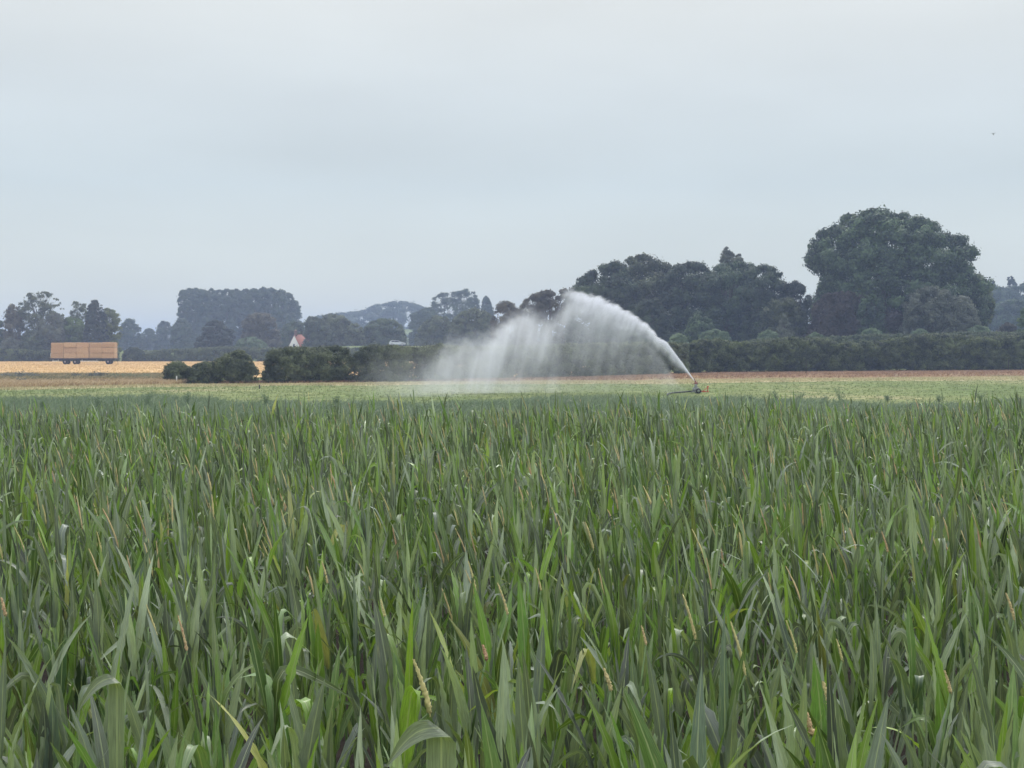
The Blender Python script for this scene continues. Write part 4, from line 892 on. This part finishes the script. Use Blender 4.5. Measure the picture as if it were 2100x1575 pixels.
def tassel_geo(P0, length, rad_, lean, rings=10, n=6):
    """lumpy closed spikes, one per P0"""
    m_ = len(P0); t = np.linspace(0, 1, rings); a = np.linspace(0, 2*np.pi, n, endpoint=False)
    prof = np.clip(np.minimum(t/.12, 1)*(1-t**3*.55), .25, 1)
    rr = rad_[:, None, None]*prof[None, :, None]*(.55+.95*rng.random((m_, rings, n))**1.4)
    ax = P0[:, None, :]+np.stack([lean[:, None, 0]*t[None]**1.3, lean[:, None, 1]*t[None]**1.3, np.broadcast_to(t[None], (m_, rings))], -1)*length[:, None, None]
    V = ax[:, :, None, :]+np.stack([np.cos(a)[None, None]*rr, np.sin(a)[None, None]*rr, (rng.random((m_, rings, n))-.5)*rr*.8], -1)
    b = np.arange(m_)[:, None, None]*(rings*n)+np.arange(rings-1)[None, :, None]*n; j = np.arange(n)[None, None, :]; jn = (j+1) % n
    F = np.stack([(b+j), (b+jn), (b+n+jn), (b+n+j)], -1).reshape(-1, 4)
    rnd = np.clip(np.repeat(rng.random(m_)*.6+.5, rings*n)+(rng.random(m_*rings*n)-.5)*.5, 0, 1)
    return V.reshape(-1, 3), F, rnd
# positions: jittered grid over the part of the field the camera overlooks
sp = .315; GX, GY = np.meshgrid(np.arange(-17, 17, sp), np.arange(2.7, 37, sp)); pos = np.stack([GX.ravel(), GY.ravel()], 1)
pos += (rng.random(pos.shape)-.5)*sp*.9
far_edge = 31.5+pos[:, 0]*.18+.8*np.sin(pos[:, 0]*1.1)
keep = (np.abs(pos[:, 0]) < pos[:, 1]*.36+1.6) & (pos[:, 1] < far_edge)
pos = pos[keep]; inv = np.abs(pos[:, 0]) < pos[:, 1]*.35+.25
HS = 1.0+.07*np.sin(pos[:, 0]*.9+1)*np.sin(pos[:, 1]*.55)+rng.normal(size=len(pos))*.055     # height scale
order = np.argsort(pos[:, 1]+(~inv)*100); near = order[:290]; far = order[290:]
print('maize plants', len(pos), 'near to', pos[near, 1].max())
# hero tassels: pixel of the tip, pixel length, thickness (m), tint
heroes = [(848, 1352, 118, .013, .5), (1687, 1398, 80, .016, .3), (1645, 1442, 70, .012, .3), (1238, 1370, 50, .010, .3), (990, 1322, 34, .010, .2), (1498, 1275, 118, .008, .45),
          (1400, 1218, 100, .009, .9), (1612, 1272, 75, .006, .95), (1937, 1375, 50, .008, .3), (365, 1262, 80, .008, .4), (2063, 1216, 60, .009, .5), (780, 1228, 40, .008, .6),
          (1315, 1282, 45, .007, .2), (1020, 1195, 70, .008, .6), (300, 1240, 70, .006, .8), (2, 1225, 40, .010, .4), (1200, 1070, 60, .008, .4), (1808, 1090, 45, .008, .1), (70, 1062, 75, .008, .5), (195, 1080, 80, .008, .6), (960, 1150, 70, .007, .9), (1098, 1165, 50, .007, .5), (1715, 1310, 50, .006, .9), (660, 1150, 50, .007, .4), (1930, 1090, 40, .007, .2)]
taken = set(); hero_info = {}
for hp in heroes:
    ztip = 1.80-rng.random()*.06; dd = (CAMZ-ztip)*FP/(hp[1]-HZ); xx = X(hp[0], dd)
    cand = near[np.argsort((pos[near, 0]-xx-.02)**2+(pos[near, 1]-dd)**2)]
    for c in cand:
        if c not in taken: taken.add(c); break
    if len(hero_info) < 12:      # keep the plants in front from hiding the showiest tassels
        kx = pos[:, 0]/pos[:, 1]-xx/dd; fr = (pos[:, 1] < dd) & (pos[:, 1] > dd-1.6) & (np.abs(kx)*pos[:, 1] < .13)
        fr[list(taken)] = False; pos[fr, 0] += np.where(kx[fr] > 0, .17, -.17)
    pos[c] = (xx+.03, dd); hero_info[c] = (hp, ztip, dd)
words = {0: 'maize plant with the thick pink and yellow tassel, bottom rows left of centre', 1: 'maize plant with the stout rosy tassel near the bottom right', 2: 'maize plant with a drooping rosy tassel just left of the stout rosy one'}
SN, CN = 14, 5
Fleaf = grid_faces(1, SN, CN)
def near_plant(i, nl=9):
    x_, y_ = pos[i]; hs_ = HS[i]; wide = 1.6 if y_ < 6 else 1.25; root = empty('maize_plant', (x_, y_, .02)); p = plant_leaves(nl)
    lab = 'leafy green maize plant without a tassel in the near rows of the field'
    top = 1.32*hs_; lx = -.05-.04*rng.random()
    hv = hero_info.get(i); has_t = hv is not None
    if has_t:
        k = [h[:2] for h in heroes].index(hv[0][:2]); lab = words.get(k)
        if lab is None:
            side = 'left' if hv[0][0] < 700 else ('right' if hv[0][0] > 1400 else 'middle'); lab = None
    st = MB(); st.tube([(0, 0, -.03), (lx*.4, 0, top*.5), (lx, 0, top)], [.0125, .011, .006], 7); st.build('stalk', M_STALK, root, smooth=True)
    hb = p['hb']*hs_; base = np.stack([lx*(hb/top)**2, 0*hb, np.minimum(hb, top)], 1)
    V, lf = leaf_batch(nl, base, p['az'], p['length']*hs_, p['width']*wide, p['th0'], p['kap'], p['tw0'], p['tw1'], SN, CN, p['fold'], p['foldang'])
    rn_ = leaf_rnd(nl)
    for q in range(nl):
        mesh('leaf', V[q].reshape(-1, 3), Fleaf, M_LEAF, root, rnd=np.full((SN+1)*CN, rn_[q]), uv=lf[q].reshape(-1, 3), smooth=True)
    if has_t:
        hp, zt_, dd = hv; ln = hp[2]*dd/FP; s_lean = np.array([[-.22-.1*rng.random(), 0]])
        P0 = np.array([[-.03-s_lean[0, 0]*ln, 0, zt_-ln-.02]])
        V, F, r_ = tassel_geo(P0, np.array([ln]), np.array([hp[3]*.8]), s_lean, 34, 9)
        r_ = np.clip(hp[4]*.8+.20+(r_-.5)*1.0, 0, 1); mesh('tassel', V, F, M_TASSEL, root, rnd=r_, smooth=False)
        st = MB(); st.tube([(lx, 0, top-.02), tuple(P0[0]+np.array([0, 0, .02]))], [.006, .004], 6); st.build('tassel_stem', M_STALK, root)
    return root, lab
TL = {3: 'below the rain gun, short tassel in the bottom rows', 4: 'red-brown stub tassel right of the thick pink and yellow one', 5: 'long thin tan tassel, lower right of the middle', 6: 'tall pale yellow tassel left of the long thin tan one', 7: 'straight slim yellow tassel left of the bottom right corner', 8: 'small rosy tassel near the bottom right corner', 9: 'slender tan tassel at the lower left', 10: 'tan tassel close to the right border', 11: 'small cream tassel left of the middle, lower rows', 12: 'small reddish tassel between the pink-yellow and rosy ones', 13: 'tan tassel in mid field near the centre line', 14: 'faint yellow tassel left of the slender tan one', 15: 'tan tassel touching the left border', 16: 'tan tassel high in the field under the spray crest', 17: 'orange-red tassel in the right mid field', 18: 'tallest tassel of the left mid field', 19: 'second tassel of the left mid field, right of the tallest', 20: 'pale yellow tassel above the thick pink and yellow one', 21: 'cream tassel just right of the field centre', 22: 'slim yellow tassel right of the stout rosy one', 23: 'tan tassel in the field below the hedge gap', 24: 'reddish tassel toward the right in mid field'}
nplain = 0
for i in near:
    root, lab = near_plant(i)
    hv = hero_info.get(i)
    if hv is not None:
        k = [h[:2] for h in heroes].index(hv[0][:2]); lab = words.get(k) or ('maize plant with a '+TL[k])
        tag(root, lab, 'maize plant', 'maize plants in the near rows')
    else: tag(root, lab, 'maize plant', 'maize plants in the near rows')
# two broad blades folded over, each on a plant of its own
def folded(px_top, py_top, d, wleft, tip_px, tip_py, wid_px, rn_, lab):
    s_ = FP/d; xt = X(px_top, d); zt_ = Zp(py_top, d)
    root = empty('maize_plant', (xt, d+.05, .02)); tag(root, lab, 'maize plant', 'maize plants in the near rows')
    st = MB(); st.tube([(0, 0, -.03), (0, 0, .7), (0, -.01, 1.15)], [.0125, .011, .007], 7); st.build('stalk', M_STALK, root, smooth=True)
    w_ = wid_px/s_; o = np.array([xt, d+.05, .02])
    V = []; lf = []; S_ = 16; CC_ = 5
    tipx, tipz = X(tip_px, d-.06), Zp(tip_py, d-.06)
    for i in range(S_+1):
        t = i/S_
        if t < .55:
            q = t/.55; c_ = np.array([xt-w_*.35*0, d, (zt_-.42)+(.42)*q-w_*.12*0]); sd_ = np.array([1, .12, -.28*max(0, (q-.6)/.4)]); ww = w_*(.6+.4*min(1, q*2))
        else:
            q = (t-.55)/.45; c_ = np.array([xt, d-.015, zt_])*(1-q)+np.array([tipx, d-.08, tipz])*q; c_[2] += .045*math.sin(q*math.pi)*.8
            sd_ = np.array([.55+.35*(1-q), .15, -.75]); ww = w_*(1-q**1.5)*.95+.001
        sd_ = sd_/np.linalg.norm(sd_)
        for c in np.linspace(-1, 1, CC_):
            V.append(c_+sd_*ww*.5*c+np.array([0, -.006*abs(c), .0])-o); lf.append((c, t*9, .3))
    mesh('leaf', np.array(V), grid_faces(1, S_, CC_), M_LEAF, root, rnd=np.full(len(V), rn_), uv=np.array(lf), smooth=True)
    p = plant_leaves(6); hb = p['hb']*.85; base = np.stack([0*hb, 0*hb, np.minimum(hb, 1.15)], 1)
    V, l2 = leaf_batch(6, base, p['az'], p['length'], p['width'], p['th0'], p['kap'], p['tw0'], p['tw1'], SN, CN, p['fold'], p['foldang'])
    for q in range(6): mesh('leaf', V[q].reshape(-1, 3), Fleaf, M_LEAF, root, rnd=np.full((SN+1)*CN, leaf_rnd(1)[0]), uv=l2[q].reshape(-1, 3), smooth=True)
folded(240, 1388, 4.6, 0, 158, 1466, 32, .5, 'maize plant whose broad pale leaf is folded over to the left, bottom left corner area')
folded(905, 1490, 4.0, 0, 792, 1570, 62, .52, 'maize plant whose wide pale leaf is folded over, at the bottom below the thick tassel')
# the rest of the field: one mass
VV, FF, RR, UU, nv = [], [], [], [], 0
TP0, TP1 = [], []
for lo, hi, S_, CC_, nl in ((0, 14, 9, 3, 9), (14, 60, 6, 3, 8)):
    sel = far[(pos[far, 1] >= lo) & (pos[far, 1] < hi)]; B = {k: [] for k in ('base', 'az', 'length', 'width', 'th0', 'kap', 'tw0', 'tw1', 'fold', 'foldang')}
    for i in sel:
        p = plant_leaves(nl); hs_ = HS[i]; hb = p['hb']*hs_
        B['base'].append(np.stack([pos[i, 0]-.05*hb, np.full(nl, pos[i, 1]), hb], 1))
        for k in ('az', 'width', 'th0', 'kap', 'tw0', 'tw1', 'fold', 'foldang'): B[k].append(p[k])
        B['length'].append(p['length']*hs_)
    B = {k: np.concatenate(v) for k, v in B.items()}; n = len(B['az'])
    V, lf = leaf_batch(n, B['base'], B['az'], B['length'], B['width'], B['th0'], B['kap'], B['tw0'], B['tw1'], S_, CC_, B['fold'], B['foldang'])
    F = grid_faces(n, S_, CC_)+nv; V = V.reshape(-1, 3); VV.append(V); FF.append(F); nv += len(V); RR.append(np.repeat(leaf_rnd(n), (S_+1)*CC_)); UU.append(lf.reshape(-1, 3))
nleaf = sum(len(f) for f in FF)
P0 = np.stack([pos[far, 0], pos[far, 1], np.zeros(len(far))], 1); P1 = P0+np.array([-.07, 0, 1.3])*HS[far][:, None]
V, F = batch_tubes(P0, P1, np.full(len(far), .012), np.full(len(far), .006), 5, 3); VV.append(V); FF.append(F+nv); nv += len(V); RR.append(np.full(len(V), .3)); UU.append(np.zeros((len(V), 3))); ns = len(F)
ti = far[rng.random(len(far)) < .10*(pos[far, 1] < 14)+.22]; nt_ = len(ti); ln = .14+.14*rng.random(nt_)
P0 = np.stack([pos[ti, 0]-.1, pos[ti, 1], (1.74+rng.normal(size=nt_)*.08)*HS[ti]-ln], 1)
V, F, r_ = tassel_geo(P0, ln, .004+.0035*rng.random(nt_), np.stack([-.25+rng.normal(size=nt_)*.1, rng.normal(size=nt_)*.1], 1), 8, 5)
VV.append(V); FF.append(F+nv); nv += len(V); RR.append(r_); UU.append(np.zeros((len(V), 3))); ntf = len(F)
mid = np.concatenate([np.zeros(nleaf), np.ones(ns), np.full(ntf, 2)])
mo = mesh('maize_crop', np.concatenate(VV), np.concatenate(FF), [M_LEAF, M_STALK, M_TASSEL], rnd=np.concatenate(RR), uv=np.concatenate(UU), smooth=True, midx=mid)
tag(mo, 'dense green maize crop stretching back to the grass strip', 'maize crop', kind='stuff')

# ------------------------------------------------------------------ water: jet and drifting spray
G = np.array([X(1424.5, gd), gd]); Eend = np.array([X(840, 95), 95.0]); ud = (Eend-G)/np.linalg.norm(Eend-G); UM = np.linalg.norm(Eend-G); ang = math.atan2(ud[1], ud[0])
def UZ(px, py):
    k = (px-1050)/FP   # G+U*ud = t*(k,1)
    A = np.array([[ud[0], -k], [ud[1], -1]]); u_, t_ = np.linalg.solve(A, -G); return u_, CAMZ+(HZ-py)/FP*t_
ZM = 8.0
def fcurve(t, src, pts, name=None):
    fc = N(t, 'ShaderNodeFloatCurve'); cm = fc.mapping; c = cm.curves[0]; pts = sorted(pts)
    while len(c.points) < len(pts): c.points.new(.5, .5)
    for p, (a, b) in zip(c.points, pts): p.location = (min(max(a, 0), 1), min(max(b, 0), 1)); p.handle_type = 'AUTO_CLAMPED'
    cm.update(); L(t, src, fc.inputs['Value']); return fc.outputs[0]
def math_(t, op, a, b=None, c=None, clamp=False):
    m_ = N(t, 'ShaderNodeMath', op=op); m_.use_clamp = clamp
    for i, v in enumerate((a, b, c)):
        if v is None: continue
        if isinstance(v, (int, float)): m_.inputs[i].default_value = v
        else: L(t, v, m_.inputs[i])
    return m_.outputs[0]
jet_top = [(1425, 780), (1412, 762), (1398, 742), (1384, 724), (1372, 708), (1362, 697), (1350, 691), (1338, 676), (1320, 661), (1300, 645), (1280, 634), (1262, 624), (1240, 613), (1215, 603), (1190, 597), (1165, 591), (1150, 590)]
mist_top = [(1425, 800), (1395, 780), (1370, 745), (1350, 715), (1330, 690), (1300, 660), (1262, 634), (1215, 610), (1165, 604), (1140, 626), (1110, 628), (1080, 616), (1055, 624), (1030, 644), (1010, 660), (985, 668), (960, 664), (930, 668), (905, 690), (880, 722), (860, 758), (842, 800)]
jt = [(UZ(*p)) for p in jet_top]; mt = [(UZ(*p)) for p in mist_top]
def spray(name, top, wfun, densf, hull_drop, lab, cat, kind, step, umax):
    """closed hull under a top line; density shaped by procedural curves"""
    us = np.linspace(0, umax, 40); zt = np.interp(us, [p[0] for p in top], [p[1] for p in top]); V = []; nn = 12
    for u_, z_ in zip(us, zt):
        wv = wfun(u_/UM)*2.1+.03; z1 = z_+.12+.35*min(1, u_/3); z0 = max(.06, z_-hull_drop(u_/UM)); zc, hz_ = (z1+z0)/2, (z1-z0)/2
        for a in np.linspace(0, 2*np.pi, nn, endpoint=False):
            ca, sa = math.cos(a), math.sin(a); V.append((u_, wv*np.sign(ca)*abs(ca)**.6, zc+hz_*np.sign(sa)*abs(sa)**.6))
    V = np.array(V); m_ = len(us); F = [[i*nn+j, i*nn+(j+1) % nn, (i+1)*nn+(j+1) % nn, (i+1)*nn+j] for i in range(m_-1) for j in range(nn)]
    c0 = len(V); V = np.vstack([V, V[:nn].mean(0), V[-nn:].mean(0)]); F3 = [[c0, (j+1) % nn, j] for j in range(nn)]+[[c0+1, (m_-1)*nn+j, (m_-1)*nn+(j+1) % nn] for j in range(nn)]
    m, t, out = newmat(name)
    tc_ = N(t, 'ShaderNodeTexCoord'); s_ = N(t, 'ShaderNodeSeparateXYZ'); L(t, tc_.outputs['Object'], s_.inputs[0]); x_, y_, z_ = s_.outputs
    un = math_(t, 'DIVIDE', x_, UM)
    topn = fcurve(t, un, [(p[0]/UM, p[1]/ZM) for p in top])
    dens = densf(t, tc_.outputs['Object'], x_, y_, z_, un, math_(t, 'MULTIPLY', topn, ZM))
    pv = N(t, 'ShaderNodeVolumePrincipled'); pv.inputs['Color'].default_value = (.90, .92, 1, 1); pv.inputs['Anisotropy'].default_value = .15
    L(t, dens, pv.inputs['Density']); L(t, pv.outputs[0], out.inputs['Volume'])
    m.cycles.volume_step_rate = step
    o = mesh(name, V, [np.array(F), np.array(F3)], m); o.location = (G[0], G[1], 0); o.rotation_euler = (0, 0, ang); tag(o, lab, cat, kind=kind)
    return o
def noise(t, vec, scale, sc3, detail=3, rough=.5):
    mp_ = N(t, 'ShaderNodeMapping'); mp_.inputs['Scale'].default_value = sc3; L(t, vec, mp_.inputs[0])
    n_ = N(t, 'ShaderNodeTexNoise'); n_.inputs['Scale'].default_value = scale; n_.inputs['Detail'].default_value = detail; n_.inputs['Roughness'].default_value = rough; L(t, mp_.outputs[0], n_.inputs['Vector']); return n_.outputs[0]
def gauss(t, y_, w_): q = math_(t, 'DIVIDE', y_, w_); return math_(t, 'EXPONENT', math_(t, 'MULTIPLY', math_(t, 'MULTIPLY', q, q), -1.0))
jw = lambda u: float(np.interp(u, [0, .03, .08, .15, .3, .5], [.035, .10, .22, .42, .75, .95]))
def jet_d(t, ob_, x_, y_, z_, un, top):
    nz = noise(t, ob_, 1.0, (2.6, .15, 2.6), 4, .6); ed = math_(t, 'MULTIPLY', math_(t, 'SUBTRACT', nz, .5), math_(t, 'MULTIPLY', fcurve(t, un, [(0, 0), (.06, .08), (.12, .35), (.3, .8), (1, 1)]), 1.2))
    tt = math_(t, 'SUBTRACT', math_(t, 'ADD', top, ed), z_)
    edge = math_(t, 'DIVIDE', tt, math_(t, 'MULTIPLY_ADD', un, .9, .02), clamp=True)
    Ld = math_(t, 'MULTIPLY', fcurve(t, un, [(0, .035), (.03, .11), (.08, .32), (.12, .36), (.16, .42), (.25, .60), (.35, .70), (.48, .62)]), 1.35)
    fall = math_(t, 'EXPONENT', math_(t, 'MULTIPLY', math_(t, 'POWER', math_(t, 'MAXIMUM', math_(t, 'DIVIDE', tt, Ld), 0), 1.7), -1.0))
    W = math_(t, 'MULTIPLY', fcurve(t, un, [(0, .035), (.03, .10), (.08, .22), (.15, .42), (.3, .75), (.5, .95)]), 1.0)
    A = math_(t, 'MULTIPLY', fcurve(t, un, [(0, 1), (.03, .75), (.08, .36), (.15, .16), (.25, .095), (.36, .070), (.42, .045), (.485, 0)]), 26.0)
    # streaks running along and down from the arc
    sk = N(t, 'ShaderNodeCombineXYZ'); L(t, math_(t, 'MULTIPLY_ADD', z_, .42, x_), sk.inputs[0]); L(t, y_, sk.inputs[1]); L(t, math_(t, 'MULTIPLY', z_, .3), sk.inputs[2])
    n2 = noise(t, sk.outputs[0], 1.0, (2.7, .45, 1.6), 4, .62); st_ = math_(t, 'MULTIPLY_ADD', math_(t, 'MULTIPLY', math_(t, 'SUBTRACT', n2, .36), 3.6, clamp=True), 1.25, .42)
    st_ = math_(t, 'ADD', math_(t, 'MULTIPLY', st_, math_(t, 'MINIMUM', math_(t, 'MULTIPLY', un, 9), .8)), math_(t, 'MAXIMUM', math_(t, 'MULTIPLY_ADD', un, -9, 1), .2))
    return math_(t, 'MULTIPLY', math_(t, 'MULTIPLY', math_(t, 'MULTIPLY', A, edge), math_(t, 'MULTIPLY', fall, st_)), gauss(t, y_, W))
mw = lambda u: float(np.interp(u, [0, .1, .3, .5, .8, 1], [.3, .7, 1.5, 2.4, 3.2, 3.4]))
def mist_d(t, ob_, x_, y_, z_, un, top):
    nz = noise(t, ob_, 1.0, (1.3, .12, 1.3), 5, .65); tt = math_(t, 'SUBTRACT', math_(t, 'ADD', top, math_(t, 'MULTIPLY', math_(t, 'SUBTRACT', nz, .55), math_(t, 'MULTIPLY_ADD', un, 2.6, .5))), z_)
    edge = math_(t, 'DIVIDE', tt, math_(t, 'MULTIPLY_ADD', un, 1.5, .35), clamp=True); edge = math_(t, 'MULTIPLY', edge, edge)
    # drops thin out below the arc on the right, reach the ground on the left
    low = math_(t, 'EXPONENT', math_(t, 'MULTIPLY', math_(t, 'MAXIMUM', tt, 0), math_(t, 'MULTIPLY', fcurve(t, un, [(0, .9), (.12, .75), (.25, .50), (.4, .30), (.55, .20), (1, .16)]), -1.0)))
    B = fcurve(t, un, [(0, .0), (.06, .26), (.12, .46), (.25, .50), (.4, .38), (.47, .27), (.53, .30), (.62, .38), (.7, .30), (.8, .22), (.9, .14), (1, 0)])
    W = math_(t, 'MULTIPLY', fcurve(t, un, [(0, .075), (.1, .175), (.3, .375), (.5, .65), (.8, .95), (1, 1)]), 3.6)
    sk = N(t, 'ShaderNodeCombineXYZ'); L(t, math_(t, 'MULTIPLY_ADD', z_, .22, x_), sk.inputs[0]); L(t, y_, sk.inputs[1]); L(t, math_(t, 'MULTIPLY', z_, .16), sk.inputs[2])
    n2 = noise(t, sk.outputs[0], 1.0, (1.9, .35, 1.6), 5, .62); n3 = noise(t, sk.outputs[0], 1.0, (.6, .15, 2.2), 3, .5)
    st_ = math_(t, 'MULTIPLY', math_(t, 'MULTIPLY_ADD', math_(t, 'MULTIPLY', math_(t, 'SUBTRACT', n2, .40), 4.5, clamp=True), .60, .46), math_(t, 'MULTIPLY_ADD', math_(t, 'MULTIPLY', math_(t, 'SUBTRACT', n3, .38), 4.5, clamp=True), .8, .6))
    gr = math_(t, 'MULTIPLY_ADD', math_(t, 'EXPONENT', math_(t, 'MULTIPLY', z_, -1.2)), math_(t, 'MULTIPLY', un, .25), 1.0)
    return math_(t, 'MULTIPLY', math_(t, 'MULTIPLY', math_(t, 'MULTIPLY', B, edge), math_(t, 'MULTIPLY', math_(t, 'MULTIPLY', low, gr), st_)), gauss(t, y_, W))
spray('water_jet', jt, jw, jet_d, lambda u: .12+min(4.2, u*15), 'dense white water jet arching up and left from the rain gun', 'water jet', 'thing', .12, jt[-1][0])
spray('spray_mist', mt, mw, mist_d, lambda u: 20, 'pale curtain of drifting water spray falling left of the rain gun', 'spray', 'stuff', .2, UM)

def veil():
    m, t, out = newmat('drifting_mist'); tc_ = N(t, 'ShaderNodeTexCoord'); s_ = N(t, 'ShaderNodeSeparateXYZ'); L(t, tc_.outputs['Object'], s_.inputs[0])
    ln_ = N(t, 'ShaderNodeVectorMath', op='LENGTH'); L(t, tc_.outputs['Object'], ln_.inputs[0])
    f = math_(t, 'SUBTRACT', 1.0, ln_.outputs['Value'], clamp=True); f = math_(t, 'MULTIPLY', f, f)
    n_ = noise(t, tc_.outputs['Object'], 1.0, (5, 2, 1.5), 4, .6); n_ = math_(t, 'POWER', math_(t, 'MULTIPLY', n_, 2.0), 2.5)
    pv = N(t, 'ShaderNodeVolumePrincipled'); pv.inputs['Color'].default_value = (.90, .92, 1, 1); L(t, math_(t, 'MULTIPLY', math_(t, 'MULTIPLY', f, n_), .11), pv.inputs['Density']); L(t, pv.outputs[0], out.inputs['Volume']); m.cycles.volume_step_rate = .6
    mb = MB(); nu, nv_ = 24, 14; V = [(math.cos(a)*math.cos(b), math.sin(a)*math.cos(b), math.sin(b)) for b in np.linspace(-math.pi/2, math.pi/2, nv_) for a in np.linspace(0, 2*math.pi, nu, endpoint=False)]
    F = [[i*nu+j, i*nu+(j+1) % nu, (i+1)*nu+(j+1) % nu, (i+1)*nu+j] for i in range(nv_-1) for j in range(nu)]; mb.add(V, F)
    o = mb.build('drifting_mist', m); o.scale = (5.8, 4.5, 3.4); o.location = (X(870, 90), 90, .8); tag(o, 'thin veil of fine droplets drifting left of the main spray', 'mist', kind='stuff')
veil()
# ------------------------------------------------------------------ haze over the whole scene
def haze():
    m, t, out = newmat('haze'); pv = N(t, 'ShaderNodeVolumePrincipled')
    pv.inputs['Color'].default_value = (.49, .61, .94, 1); pv.inputs['Density'].default_value = .00058; pv.inputs['Anisotropy'].default_value = 0
    L(t, pv.outputs[0], out.inputs['Volume'])
    b = MB(); b.box((0, 1150, 17.0), (3100, 2560, 38.0)); o = b.build('haze', m); tag(o, 'thin bluish summer haze hanging over the fields', 'haze', kind='stuff')
haze()
